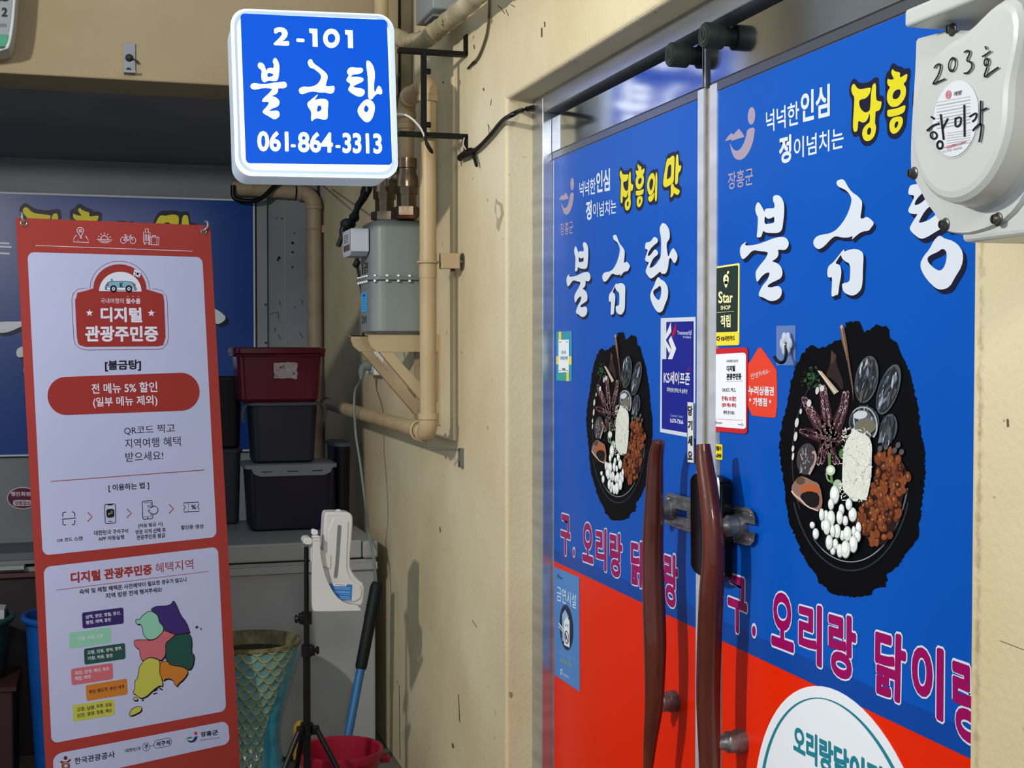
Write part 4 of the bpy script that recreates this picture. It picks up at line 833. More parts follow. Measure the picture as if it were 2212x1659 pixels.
# valves on the two ports
def valve(x, y, zb, top, label, tall):
    v_ = thing('gas_valve', (x, y, zb), label, 'valve'); q = MB(); o_ = Vector((x, y, zb))
    q.lathe(o_, (0, 0, 1), [(0, .031), (.006, .034), (.010, .038)], M('#8a5a44', .35, .8), 28); q.lathe(o_ + Vector((0, 0, .010)), (0, 0, 1), [(0, .044), (.026, .044)], BRASS, 6); q.build('union_nut', v_)
    q = MB(); q.lathe(o_ + Vector((0, 0, .036)), (0, 0, 1), [(0, .031), (.040, .031)], BRASS, 8); q.lathe(o_ + Vector((0, 0, .076)), (0, 0, 1), [(0, .037), (.022, .037)], BRASS, 8)
    q.lathe(o_ + Vector((0, 0, .098)), (0, 0, 1), [(0, .037), (.012, .037), (.03, .036), (.045, .030), (.056, .030), (.058, .033), (tall, .033)], BRASS, 28); q.build('body', v_)
    q = MB(); q.lathe(o_ + Vector((0, 0, .128)), (-1, .0, 0), [(.02, .014), (.045, .014), (.046, .009), (.058, .009)], PEW, 16); q.lathe(o_ + Vector((-.052, 0, .128)), (-1, 0, 0), [(0, .011), (.008, .011)], bolt, 6)
    q.tube([o_ + Vector((-.052, -.003, .15)), o_ + Vector((-.056, -.003, .15)), o_ + Vector((-.058, -.003, .10))], .004, PEW, 8, flat=.5); q.build('stem', v_)
valve(XMf, YM, 1.895, 0, 'tall brown brass valve on the gas meter port next to the beige pipe', .088)
valve(.861, 4.235, 1.895, 0, 'shorter grey brass valve on the meter port under the glowing sign', .080)
b = MB(); b.tube([(.861, 4.235, 2.075), (.861, 4.235, 2.36), (.865, 4.30, 2.42), (.865, 4.305, 2.9)], .0235, PIPE, 24); b.build('supply_pipe', label='vertical beige pipe behind the glowing sign rising past the beam', cat='pipe')
# wrapped flexible conduit, junction box, cables
FLEX = noisy('taped_hose_wrap', '#86795a', '#b5a888', 11, 0.6, 0.7, 22, stain=(18, '#4e442e', 0.63))
b = MB(); pts = bez([(.925, 2.55, 2.40), (.928, 3.3, 2.405), (.930, 3.80, 2.418), (.926, 3.98, 2.424), (.895, 4.07, 2.442), (.85, 4.12, 2.475), (.79, 4.14, 2.51)], 14)
b.tube(pts, [.0255 + .0016 * math.sin(i * 1.9) for i in range(len(pts))], FLEX, 22)
for k in (12, 30, 44): b.tube([pts[k], pts[k] + (pts[k + 1] - pts[k]).normalized() * .022], .0285, FLEX, 22)
b.build('wrapped_hose', label='thick beige taped hose running along the wall above the sign bracket', cat='hose')
b = MB(); jb = M('#7b7f82', .45); b.box((.90, 3.74, 2.462), (XW, 3.96, 2.62), jb, None, .006); b.box((.915, 3.80, 2.456), (.985, 3.90, 2.463), jb); b.lathe((.95, 3.83, 2.456), (0, 0, -1), [(0, .008), (.002, .008)], BLACKP, 12); b.build('junction_box', label='grey metal junction box at the top edge above the hose', cat='box')
def cable(name, pts, r, m, label, cat='cable', n=8, extra=None):
    q = MB(); q.tube(bez(pts, n), r, m, 10)
    if extra: extra(q)
    return q.build(name, label=label, cat=cat)
wl = PX(XW - .012)
def blob(q):
    q.tube(bez([wl(993, 342), wl(1003, 336), wl(1022, 326)], 5), [.004] + [.011] * 4 + [.013] * 5 + [.007], BLACKP, 10); q.tube(bez([wl(1020, 328), wl(1026, 345), wl(1030, 360)], 4), [.006] * 4 + [.005] * 4 + [.003], BLACKP, 8)
    q.tube(bez([wl(1003, 298), wl(1001, 312), wl(1008, 326)], 4), .0022, M('#b9b6ae', .5), 6)
cable('black_cable', [wl(1012, 334), wl(1035, 318), wl(1060, 292), wl(1085, 262), wl(1108, 247), PX(1.045)(1128, 238), PX(1.068)(1153, 232)], .0065, BLACKP, 'black taped cable running from the sign bracket to the door frame', extra=blob)
wl2 = PX(XW - .006)
def tail(q): q.tube(bez([wl2(1027, 132), wl2(1018, 140), wl2(1009, 150)], 4), [.0042] * 4 + [.003] * 4 + [.001], BLACKP, 8)
cable('loose_wire', [wl2(1056, -20), wl2(1057, 20), wl2(1053, 65), wl2(1045, 95), wl2(1035, 120), wl2(1026, 133)], .0035, M('#5a4c3a', .6), 'thin brown wire hanging loose down the wall right of the hose', 'wire', extra=tail)
b = MB(); b.tube([PY(4.432)(863, -30), PY(4.432)(863, 200), PY(4.432)(866, 330)], .005, BLACKP, 8); b.build('corner_cable', label='dark cable in the corner between beam and wall beside the sign', cat='cable')
# black cable bundle hanging left of the meter
mp = PY(4.40); b = MB(); T = M('#17191c', .5)
for o1, o2, rr_ in ((0, 0, .010), (7, 2, .008), (-6, -2, .007), (3, 7, .009)): b.tube(bez([mp(800 + o1 * .3, 385), mp(790 + o1, 412 + o2), mp(776 - o1 * .6, 440 + o2), mp(764 + o1 * .8, 468), mp(750 + o1 * .5, 490 + o2)], 6), rr_, T, 10)
b.sphere(mp(752, 484), .024, T, (1.1, 1, .8)); b.sphere(mp(765, 470), .018, T, (1, 1, .9))
b.tube(bez([mp(755, 478), mp(742, 492), mp(740, 505), mp(745, 512)], 5), .011, T, 10); b.tube(bez([mp(742, 500), mp(736, 518), mp(730, 532)], 5), .0085, T, 10)
b.tube(bez([mp(738, 492), mp(752, 512), mp(762, 535), mp(769, 552)], 6), .0085, T, 10); b.tube(bez([mp(769, 550), mp(772, 565), mp(766, 577)], 5), [.006] * 5 + [.011] * 5 + [.006], T, 10)
b.tube(bez([mp(768, 560), mp(775, 595), mp(782, 640), PY(4.36)(784, 690), PY(4.36)(785, 740)], 6), .0042, T, 8); b.tube(bez([mp(772, 570), mp(780, 600), mp(783, 650)], 6), .0028, M('#5a5048'), 6)
b.tube([mp(758 + 8 * math.cos(t), 474 + 5 * math.sin(t)) for t in [math.pi * 2 * k / 10 for k in range(10)]], .003, M('#a9aaa8'), 6, closed=True)
b.build('cable_bundle', label='knotted black taped cable bundle hanging left of the gas meter', cat='cable')
b = MB(); b.tube([PX(.93)(693, 397), PY(4.47)(764, 458)], .0035, M('#7c7872', .5), 8); b.build('stay_wire', label='straight thin grey wire slanting from the sign down to the cable bundle', cat='wire')
# socket and power cord
so = thing('power_socket', (XW, 5.0, 1.39), 'white power socket on the wall under the meter bracket', 'socket')
b = MB(); b.box((.962, 4.93, 1.395), (XW, 5.10, 1.487), M('#d6d8d8', .35), None, .006); b.build('box', so)
b = MB(); b.lathe((.962, 5.045, 1.452), (-1, 0, 0), [(0, .03), (.006, .03), (.006, .022)], M('#b9bdbd', .35), 24); b.lathe((.962, 4.975, 1.432), (-1, 0, 0), [(0, .03), (.006, .03)], M('#b9bdbd', .35), 24); b.build('outlet', so)
cdp = thing('electric_lead', (.94, 4.97, .8), 'grey plug and cord hanging from the wall socket down beside the freezer', 'cord')
PG = M('#6f7a76', .5); b = MB(); b.lathe((.954, 4.975, 1.432), (-1, 0, 0), [(0, .02), (.02, .02), (.03, .014)], PG, 20); b.tube([(.93, 4.975, 1.432), (.922, 4.975, 1.41), (.92, 4.972, 1.375)], [.014, .013, .006], PG, 14); b.build('plug', cdp)
b = MB(); b.tube(bez([(.92, 4.972, 1.378), PX(.858)(766, 850), PX(.858)(768, 930), PX(.87)(778, 1000), PX(.885)(788, 1080), PY(4.80)(797, 1150), PY(4.74)(806, 1200), PY(4.73)(812, 1245), PY(4.74)(813, 1300)], 8), .0042, PG, 8); b.build('cable', cdp)
# grey pipe on the alcove back wall
ap = thing('drain_pipe', (.98, 6.33, 1.5), 'dull grey-beige pipe on the dark back wall with one bend', 'pipe'); yp = 6.35; pp_ = PY(yp); ra = .034
ctr = pp_(678, 416); zz = ctr.z; xx = ctr.x
b = MB(); e0 = pp_(505, 412); b.tube([(e0.x, yp + .0, zz + .01), (xx - .09, yp, zz)], ra, PIPEG, 24); b.lathe((e0.x, yp, zz + .01), (1, 0, 0), [(-.01, ra * 1.08), (.085, ra * 1.08), (.087, ra)], PIPEG, 24); b.build('horizontal_run', ap)
elbow((xx, yp, zz), (-1, 0, 0), (0, 0, -1), ra * 1.08, .062, PIPEG).build('elbow', ap)
b = MB(); b.tube([(xx, yp, zz - .06), (xx + .005, yp, .9)], ra, PIPEG, 24); b.build('drop', ap)
b = MB(); q = pp_(702, 496); b.tube([(xx + (ra * 1.12) * math.cos(t), yp + ra * 1.12 * math.sin(t), q.z) for t in [2 * math.pi * k / 24 for k in range(24)]], .004, PIPEG, 6, closed=True); b.box((q.x - .018, yp - .02, q.z - .016), (q.x + .024, yp + .05, q.z + .018), PIPEG); b.build('pipe_clamp', label='grey clamp block beside the drop of the back wall pipe', cat='pipe clamp')
cable('black_hose', [PY(6.30)(503, 400), PY(6.30)(507, 428), PY(6.29)(540, 434), PY(6.29)(565, 428), PY(6.29)(590, 405), PY(6.29)(610, 385), PY(6.3)(640, 350)], .011, BLACKP, 'black cable looping around the left end of the back wall pipe')
# blue sign board on the back wall
bs = thing('shop_sign_board', (-.4, YB - .03, 1.02), 'dark blue sign board on the back wall, mostly behind the banner', 'sign board')
bp = Print(PY(YB - .031)); b = MB(); NB = noisy('blue_board_film', '#073680', '#093d8c', 1, 0.3, .03, 6)
b.box((-1.7, YB - .03, 1.019), (.674, YB, 2.184), NB); b.build('board', bs)
b = MB()
for lo, hi in (((-1.7, YB - .034, 2.180), (.678, YB - .001, 2.188)), ((-1.7, YB - .034, 1.013), (.678, YB - .001, 1.021)), ((.670, YB - .034, 1.02), (.678, YB - .001, 2.184))): b.box(lo, hi, M('#b8bec6', .4))
b.build('edge_trim', bs)
def onboard(fn, x0, y0, k, z0, z1):
    def f(x, y, off=0.0):
        p_ = fn(x, y, 0.0); return Vector((x0 + k * (y0 - p_.y), YB - .0312 - off, z1 + 2.31 * (p_.z - z0)))
    return f
slogan(onboard(R2L, -.34, 2.795, 2.25, 1.893, 2.126), onboard(DR, -.34, 2.795, 2.25, 1.893, 2.126)).build('slogan_lettering', bs)
calligraphy(onboard(R2L, .543, 2.479, 2.4, 1.683, 1.64), onboard(DR, .543, 2.479, 2.4, 1.683, 1.64)).build('calligraphy_lettering', bs)
p = Print(PY(YB - .002)); o_ = [(15 + 34 * (1 + math.cos(t)), 1076 + 24 * math.sin(t)) for t in [2 * math.pi * k / 36 for k in range(36)]]
p.sheet(o_, M('#c9c2c6', .5), .001); c = p.sub(0, 0, 1); c.ell(49, 1076, 32, 22, M('#5d1f3f', .5), 1, 0, 36); c.text('행진회원', (23, 1062, 66, 1072), M('#d8ccd2'), 2, .03, res=2); c.poly(rr(sq(28, 1080, 68, 1093), .15, .4), M('#c9c2c6'), 2); c.text('모범업소', (32, 1082, 66, 1091), M('#4a2a3a'), 3, .02, res=2)
p.build('oval_sticker', label='maroon oval sticker on the pale wall left of the banner', cat='sticker', fix=False, autosm=False)
# metal tab on the beam
t_ = thing('metal_tab', (0, 4.44, 2.34), 'small grey metal tab screwed to the beam left of the glowing sign', 'bracket'); tp = PY(4.44); a_, e_ = tp(267, 94), tp(292, 160); t_.location = ((a_.x + e_.x) / 2, 4.44, e_.z)
b = MB(); mt = M('#6f757c', .45, .7); b.box((a_.x, 4.432, e_.z), (e_.x, 4.44, a_.z), mt); b.box((a_.x, 4.40, e_.z - .004), (e_.x, 4.44, e_.z + .004), mt); b.build('plate', t_)
b = MB(); k = tp(279, 126); b.lathe((k.x, 4.432, k.z), (0, -1, 0), [(0, .013), (.008, .011), (.014, .006)], M('#2c2a28', .7), 8); k = tp(278, 152); b.lathe((k.x, 4.432, k.z), (0, -1, 0), [(0, .008), (.004, .007)], M('#2c2a28', .7), 8); b.tube(bez([tp(285, 128, .008), tp(294, 133, .01), tp(299, 140, .012)], 4), .003, BLACKP, 6); b.build('screw', t_)
# partial sign at the top left corner
ts = thing('lightbox_sign', (-.75, 4.1, 2.36), 'edge of a grey and green lit sign in the top left corner', 'sign'); T3 = PY(4.30); b = MB()
e = [T3(*q) for q in chaikin([(-260, -260), (48, -260), (34, 10), (26, 85), (14, 116), (-260, 120)], 2)]; b.prism(e, (0, .13, 0), M('#aeb2b2', .4)); b.build('housing', ts, bevel=.004)
pr = Print(PY(4.2985)); pr.poly(chaikin([(-250, -250), (40, -250), (28, 5), (18, 82), (8, 108), (-250, 110)], 2), M('#767c80', .4, emit=.05), 1); pr.poly(chaikin([(-250, 68), (20, 70), (16, 92), (6, 106), (-250, 108)], 1), M('#2f7a5c', .4, emit=.08), 2); pr.poly(chaikin([(-250, 96), (16, 98), (4, 107), (-250, 108)], 1), M('#173a4a', .4), 3)
pr.text('2', [(4, 16), (17, 17), (16, 37), (3, 36)], INK, 3, .05); pr.text('S', [(-20, 14), (-2, 15), (-3, 37), (-21, 36)], INK, 3, .05); pr.text('ES', [(-16, -22), (20, -20), (20, 4), (-16, 2)], INK, 3, .05); pr.stroke([(-20, 54), (14, 55)], 7, M('#5a5f63'), 3); pr.build('face', ts)
# ---------------------------------------------------------------- freezer and what stands on it
FRZ = noisy('grey_white_freezer_enamel', '#8e9092', '#9a9c9c', 2, 0.4, 0.03, 20); FY0, FY1, FX0, FX1, FZ = 4.82, 5.50, .10, .945, .80
fz = thing('chest_freezer', ((FX0 + FX1) / 2, (FY0 + FY1) / 2, .02), 'pale grey chest freezer standing in the alcove against the beige wall', 'freezer')
b = MB(); b.box((FX0, FY0 + .012, .02), (FX1, FY1, .715), FRZ); b.build('cabinet', fz, bevel=.008)
b = MB(); b.box((FX0, FY0 + .004, .715), (FX1, FY1, .728), FRZ); b.box((FX0, FY0 - .004, .690), (FX1 + .004, FY0 + .014, .716), FRZ); b.build('gasket_rim', fz)
b = MB(); b.box((FX0, FY0 - .012, .735), (FX1 - .055, FY1, FZ), FRZ); b.build('lid', fz, bevel=.006)
b = MB(); b.box((FX1 - .052, FY0 - .012, .73), (FX1 + .006, FY1, FZ - .004), FRZ, None, .012); b.build('lid_end_cap', fz)
b = MB(); b.box((FX0 + .02, FY0 + .02, .722), (FX1 - .02, FY1 - .02, .738), M('#2a2a2c', .8)); b.build('seal', fz)
for x in (FX0 + .08, FX1 - .08):
    for y in (FY0 + .1, FY1 - .1):
        b = MB(); b.lathe((x, y, 0), (0, 0, 1), [(0, .02), (.022, .02)], BLACKP, 12); b.build('foot', fz)
def tub(name, label, x0, x1, y0, y1, z0, z1, mb_, ml, lid, taper=.02, lidh=.02, cat='storage box', group=None, handles=True, lip=.012):
    t_ = thing(name, ((x0 + x1) / 2, (y0 + y1) / 2, z0), label, cat, group); b = MB()
    can(mb_, [(x0 + taper + .01, x1 - taper - .01, y0 + taper + .01, y1 - taper - .01, z0, .02), (x0 + taper, x1 - taper, y0 + taper, y1 - taper, z0 + .01, .025), (x0, x1, y0, y1, z1 - lidh, .03)], b); b.build('body', t_)
    if lid:
        b = MB(); can(ml, [(x0 - lip, x1 + lip, y0 - lip, y1 + lip, z1 - lidh, .03), (x0 - lip, x1 + lip, y0 - lip, y1 + lip, z1 - .004, .03), (x0, x1, y0, y1, z1, .03)], b); b.build('lid', t_)
    return t_
DK = noisy('dark_plum_plastic', '#17142a', '#1c1930', 3, .35, .03, 20); DK2 = noisy('charcoal_plastic', '#22212c', '#282732', 3, .4, .03, 20); LID = noisy('grey_lid_plastic', '#74777e', '#8a8d94', 4, .4, .05, 20)
t_ = tub('storage_box', 'large dark plum box with a grey clip lid at the bottom of the stack', .515, .842, 5.12, 5.34, FZ, 1.058, DK, LID, True, .012, .018, group='stacked plastic boxes')
b = MB(); pts = [(.525, 1.046), (.835, 1.046), (.825, 1.022), (.80, 1.012), (.56, 1.012), (.535, 1.022)]; b.prism([(x, 5.107, z) for x, z in pts], (0, .006, 0), LID)
for xx_ in (.565, .66, .755): b.box((xx_, 5.105, 1.028), (xx_ + .04, 5.108, 1.031), M('#2c2c30', .6))
b.build('lid_skirt', t_)
t_ = tub('storage_box', 'charcoal box under the red tub in the middle of the stack', .528, .782, 5.13, 5.33, 1.058, 1.293, DK2, M('#4b4d52', .5), True, .012, .014, group='stacked plastic boxes')
for sx, x in ((-1, .524), (1, .786)):
    b = MB(); b.tube(bez([(x, 5.15, 1.285), (x + sx * .018, 5.14, 1.275), (x + sx * .026, 5.14, 1.245), (x + sx * .02, 5.15, 1.215)], 5), .006, M('#55504a', .6), 8); b.build('handle', t_)
RT = noisy('dark_red_plastic', '#520a20', '#5e0e28', 3, .22, .03, 10)
t_ = tub('storage_tub', 'glossy dark red tub with a torn paper label on top of the stack', .475, .795, 5.10, 5.335, 1.294, 1.50, RT, RT, True, .012, .022, group='stacked plastic boxes', lip=.014)
b = MB(); b.tube([(p.x, p.y, 1.470) for p in oblong(.466, .804, 5.091, 5.344, 0, .035)], .006, RT, 8, closed=True); b.build('rim', t_)
r2 = random.Random(5); p = Print(PY(5.1025)); pts = []
for (a_, c_) in (((592, 783), (642, 783)), ((642, 783), (642, 818)), ((642, 818), (592, 817)), ((592, 817), (592, 783))):
    for k in range(9): pts.append((a_[0] + (c_[0] - a_[0]) * k / 9 + r2.uniform(-1.2, 1.2), a_[1] + (c_[1] - a_[1]) * k / 9 + r2.uniform(-1.2, 1.2)))
p.poly(pts, M('#a59aa0', .7), 1)
for _ in range(26): x, y = r2.uniform(595, 639), r2.uniform(786, 814); p.poly([(x + r2.uniform(-6, 6), y + r2.uniform(-4, 4)) for _ in range(3)], M(r2.choice(['#6a2a3a', '#7d5560', '#c3babf', '#8f7f88']), .7), 2)
p.build('torn_label', t_)
tub('storage_box', 'dark box with a blue-grey lid behind the right of the stack', .864, .930, 5.24, 5.46, FZ, 1.125, M('#14141c', .5), M('#56606e', .5), True, .006, .016, lip=.006)
tub('storage_box', 'black box between the banner edge and the charcoal box', .30, .52, 5.37, 5.49, 1.10, 1.385, M('#121218', .5), M('#1c1c22', .5), True, .008, .016, lip=.006)
tub('storage_box', 'lowest black box behind the banner edge on the freezer', .30, .515, 5.37, 5.49, FZ, 1.10, M('#35353c', .5), M('#3a3a42', .5), True, .008, .016, lip=.006)

# ---------------------------------------------------------------- fish scale flower pot
PT = M('#4f8794', .3, coat=.5); PT2 = noisy('teal_scale_glaze', '#4f8288', '#6f9486', 25, .3, .1, 60, coat=.4); GOLD = M('#b2a262', .3, .3); PTB = noisy('teal_smooth_glaze', '#2f7d92', '#3f8ea0', 6, .22, .04, 30, coat=.6); SOIL = noisy('dark_soil', '#2a221c', '#43382e', 60, .9, .8, 60)
po = thing('flower_pot', (.47, 4.56, 0), 'tall teal flower pot with gold-edged fish scales beside the banner', 'flower pot'); pc = Vector((.47, 4.56, 0)); b = MB()
def prad(z):
    K_ = [(0, .118), (.05, .108), (.10, .092), (.17, .082), (.24, .086), (.30, .10), (.36, .117), (.42, .134), (.47, .148), (.51, .158)]
    for (a_, ra_), (c_, rc_) in zip(K_, K_[1:]):
        if z <= c_: t = (z - a_) / (c_ - a_); t = t * t * (3 - 2 * t) * .4 + t * .6; return ra_ + (rc_ - ra_) * t
    return .158
NZ, NT = 300, 420; hgt = .51; vs = []; info = []
for i in range(NZ + 1):
    z = hgt * i / NZ
    for k in range(NT):
        th_ = 2 * math.pi * k / NT; ang = (th_ + math.radians(20)) % (2 * math.pi)
        # the smooth wave runs down the right hand side as seen from the passage
        edge = math.radians(268 + 112 * z)
        dth = (th_ - edge + math.pi) % (2 * math.pi) - math.pi
        smooth_ = 0 < dth < 1.9; r = prad(z); gold = False
        if smooth_: r += .010 * math.sin(min(1, dth / .5) * math.pi / 2) * (1 - .3 * z / hgt)
        else:
            rows = z / .026; row = math.floor(rows); fz_ = rows - row; cols = th_ / (2 * math.pi) * 20 + (.5 if row % 2 else 0); fc = (cols - math.floor(cols)) - .5
            d_ = math.hypot(fc, (fz_ - 1.0) * .52)          # a scale hangs from its row's upper edge
            if d_ < .54: r += .001 + .006 * (d_ / .54) ** 1.5
            else: r += .0012 + .003 * max(0, fz_)
            if .46 < d_ < .545: gold = True
        info.append((smooth_, gold)); vs.append(pc + Vector((math.cos(th_) * r, math.sin(th_) * r, z)))
for i in range(NZ):
    for k in range(NT):
        k2 = (k + 1) % NT; a_ = i * NT + k; sm, go = info[a_]
        pass
base_i = [b.mid(PT2), b.mid(GOLD), b.mid(PTB)]; b.v = vs
for i in range(NZ):
    for k in range(NT):
        k2 = (k + 1) % NT; a_ = i * NT + k; sm, go = info[a_]; b.f.append([a_, i * NT + k2, (i + 1) * NT + k2, (i + 1) * NT + k]); b.mi.append(base_i[2] if sm else (base_i[1] if go else base_i[0])); b.sm.append(True)
b.build('body', po, fix=False)
b = MB(); b.lathe(pc, (0, 0, 1), [(.49, .150), (.503, .164), (.513, .165), (.516, .158), (.512, .148), (.44, .132)], noisy('mossy_rim_glaze', '#4a4a34', '#7a7450', 30, .5, .3, 50), 64, caps=False); b.build('rim', po, fix=False)
b = MB(); b.lathe(pc, (0, 0, 1), [(.430, .134), (.470, .138), (.472, .12), (.468, .05), (.47, .001)], SOIL, 40); b.build('soil', po)

# ---------------------------------------------------------------- tripod with the thermometer dispenser
TY = 4.08; tpl = PY(TY); bx = tpl(662.5, 1400).x
tr = thing('tripod_stand', (bx, TY, 0), 'black tripod stand carrying the white dispenser in front of the freezer', 'tripod'); BP = M('#0c0d0f', .35)
ztop, zh1, zh2, zap = tpl(662, 1182).z, tpl(662, 1335).z, tpl(662, 1405).z, tpl(662, 1578).z
b = MB(); b.tube([(bx, TY, zh1), (bx, TY, ztop)], .0075, BP, 16); b.tube([(bx, TY, zh2), (bx, TY, zh1)], .009, BP, 16); b.tube([(bx, TY, .03), (bx, TY, zh2)], .0115, BP, 16); b.build('pole', tr)
for z, sx in ((zh1, -1), (zh2, 1)):
    b = MB(); b.tube([(bx, TY, z - .018), (bx, TY, z + .018)], .0165, BP, 16); b.box((bx + sx * .012 - .012, TY - .014, z - .015), (bx + sx * .012 + .012, TY + .012, z + .015), BP, None, .003); b.lathe((bx + sx * .022, TY - .006, z), (sx, 0, 0), [(0, .006), (.006, .006), (.007, .013), (.014, .011)], BP, 10); b.build('lock_collar', tr)
b = MB(); b.tube([(bx, TY, zap - .012), (bx, TY, zap + .022)], .02, BP, 16)
dirs = [(-.80, -.60), (.80, -.60), (-.15, .99)]
for dx, dy in dirs: b.box((bx + dx * .03 - .01, TY + dy * .03 - .01, zap - .008), (bx + dx * .03 + .01, TY + dy * .03 + .01, zap + .018), BP, None, .003)
b.build('hub', tr)
for dx, dy in dirs:
    b = MB(); sp_ = .235 if dy < 0 else .20; p0 = Vector((bx + dx * .035, TY + dy * .035, zap + .004)); p1 = Vector((bx + dx * sp_, TY + dy * sp_, .012)); b.tube([p0, p1], .0085, BP, 12); lg = b.build('leg', tr)
    b = MB(); b.sphere(p1, .012, BP, (1, 1, 1)); b.build('rubber_foot', lg)
    b = MB(); m_ = p0.lerp(p1, .55); b.tube([Vector((bx, TY, m_.z + .02)), m_], .005, BP, 8); b.build('brace', tr)
ds = thing('hand_sanitizer_dispenser', (bx + .02, TY - .01, tpl(690, 1312).z), 'white touchless hand sanitizer dispenser with drip tray clamped on the tripod', 'dispenser')
DW = noisy('white_dispenser_plastic', '#bcbcb8', '#c6c6c2', 5, .38, .03, 30); o, sc = (640, 1090), .15066; D1, D0 = PY(TY - .035), PY(TY + .035)
def dp(x, y, P_): return P_(o[0] + x * sc, o[1] + y * sc)
def dprism(L, y0, y1, m, mb, it=1):
    L = chaikin(L, it) if it else L
    A = [dp(x, y, PY(TY)) for x, y in L]; mb.prism([Vector((p.x, TY + y0, p.z)) for p in A], (0, y1 - y0, 0), m)
b = MB(); dprism([(385, 200), (400, 110), (440, 92), (700, 95), (775, 120), (800, 190), (785, 420), (750, 850), (790, 960), (870, 1060), (962, 1130), (955, 1300), (935, 1420), (890, 1450), (700, 1400), (480, 1330), (360, 1000), (360, 800)], -.022, .045, DW, b); b.build('dispenser_body', ds, bevel=.007)
b = MB(); dprism([(440, 160), (720, 220), (735, 240), (700, 860), (740, 1000), (800, 1090), (930, 1150), (900, 1380), (600, 1350), (420, 1000)], -.026, -.018, DW, b); b.build('front_cover', ds, bevel=.004)
b = MB(); dprism([(570, 300), (575, 280), (600, 275), (622, 285), (626, 310), (585, 870), (568, 1020), (545, 1036), (520, 1025), (517, 1000), (545, 780)], -.0272, -.0255, M('#6a7274', .25), b); b.build('level_window', ds)
p = Print(lambda x, y, of=0.0: Vector((PY(TY)(x, y).x, TY - .0266 - of, PY(TY)(x, y).z))); c = p.sub(*o, sc); db = M('#2a6cb4', .4); lb = M('#9cc0e4', .4)
c.poly([(425, 1112), (495, 1114), (515, 1148), (690, 1152), (708, 1124), (782, 1128), (770, 1348), (600, 1342), (470, 1200)], db, 0); c.poly([(500, 1114), (705, 1120), (690, 1146), (520, 1143)], M('#dfe2e4'), .5); c.stroke([(530, 1128), (680, 1134)], 9, M('#7a2a34'), 1)
for y in (1170, 1190, 1225, 1240, 1265, 1300, 1325): c.stroke([(520 if y < 1250 else 600, y - 4), (752, y + 3)], 5, lb, 1)
p.build('blue_label', ds)
b = MB(); dprism([(200, 430), (215, 410), (300, 410), (310, 480), (310, 640), (330, 780), (370, 950), (440, 1130), (540, 1280), (640, 1360), (740, 1395), (830, 1405), (875, 1440), (888, 1475), (870, 1482), (230, 1494), (200, 1470), (190, 1300)], -.052, -.030, DW, b); b.build('drip_tray', ds, bevel=.003)
b = MB(); dprism([(200, 470), (308, 470), (308, 486), (200, 486)], -.054, -.028, DW, b, 0); dprism([(195, 425), (308, 425), (308, 445), (195, 445)], -.054, -.028, DW, b, 0); dprism([(188, 330), (215, 322), (265, 335), (280, 360), (278, 405), (188, 410)], -.048, -.030, M('#c9c8d6', .2), b)
dprism([(70, 480), (110, 440), (200, 450), (200, 545), (80, 545)], -.045, .012, DW, b); dprism([(115, 545), (175, 545), (178, 600), (110, 600)], -.012, .012, PEW, b, 0)
dprism([(190, 560), (470, 700), (470, 900), (190, 800)], -.030, -.005, DW, b, 0); b.build('mount', ds, bevel=.002)
b = MB(); q = dp(610, 105, PY(TY)); b.sphere((q.x, TY + .01, q.z - .004), .013, DW, (1, 1, .9)); b.build('top_button', ds)

# ---------------------------------------------------------------- mop handle, bucket, small things on the floor
p0, p1 = PY(4.70)(815, 1258), PY(4.53)(734, 1680); dv = (p1 - p0); b = None
mo = thing('mop', (p1.x, p1.y, .0), 'blue mop handle with a long black grip leaning by the beige wall', 'mop')
b = MB(); b.tube([p0, p0 + dv * .02, p0 + dv * .10, p0 + dv * .44, p0 + dv * .455], [.017, .0225, .022, .021, .017], M('#14161a', .55), 16)
for k in range(14): q = p0 + dv * (.03 + k * .012); b.tube([q, q + dv * .006], .0235, M('#14161a', .55), 16)
b.build('grip', mo)
b = MB(); b.tube([p0 + dv * .45, p1 + dv * (-.02)], .0155, noisy('blue_painted_tube', '#28608e', '#30699a', 10, .35, .05, 30), 16); b.build('handle', mo)
b = MB(); b.box((p1.x - .06, p1.y - .03, .005), (p1.x + .06, p1.y + .05, max(.03, p1.z)), M('#3b4a58', .7), None, .006); b.build('head', mo)
bk = thing('bucket', (.722, 4.30, 0), 'red plastic bucket on the floor behind the tripod', 'bucket'); RB = noisy('red_bucket_plastic', '#821228', '#90182e', 4, .35, .03, 20)
b = MB(); bc = Vector((.722, 4.30, 0)); b.lathe(bc, (0, 0, 1), [(.0, .108), (.17, .128), (.172, .138), (.192, .141), (.200, .140), (.201, .134), (.196, .127), (.17, .124), (.012, .104), (.010, .002)], RB, 56, caps=False); b.build('tub', bk)
b = MB(); b.box((.722 + .128, 4.26, .150), (.722 + .158, 4.30, .172), RB, None, .004); b.build('handle_lug', bk)
ys_ = PY(4.46); b = MB(); yq = M('#96701e', .45); b.tube(bez([ys_(640, 1640), ys_(642, 1600), ys_(640, 1575), ys_(648, 1562), ys_(654, 1572), ys_(652, 1610), ys_(652, 1680)], 5), .011, yq, 10)
b.tube([ys_(646, 1640), ys_(646, 1790)], .012, yq, 10); b.build('yellow_scoop', label='yellow handle poking up behind the tripod hub beside the flower pot', cat='scoop')
ci = thing('cable_coil', (.90, 3.95, 0), 'small black coil of cable with a pale plug on the floor by the wall', 'cable'); b = MB()
kx, ky = .905, 4.10
for k in range(4): b.tube([(kx + (.055 + .006 * k) * math.cos(t), ky + (.05 + .004 * k) * math.sin(t), .012 + .014 * k + .02 * math.sin(t + k) ** 2) for t in [2 * math.pi * j / 24 for j in range(24)]], .009, BLACKP, 8, closed=True)
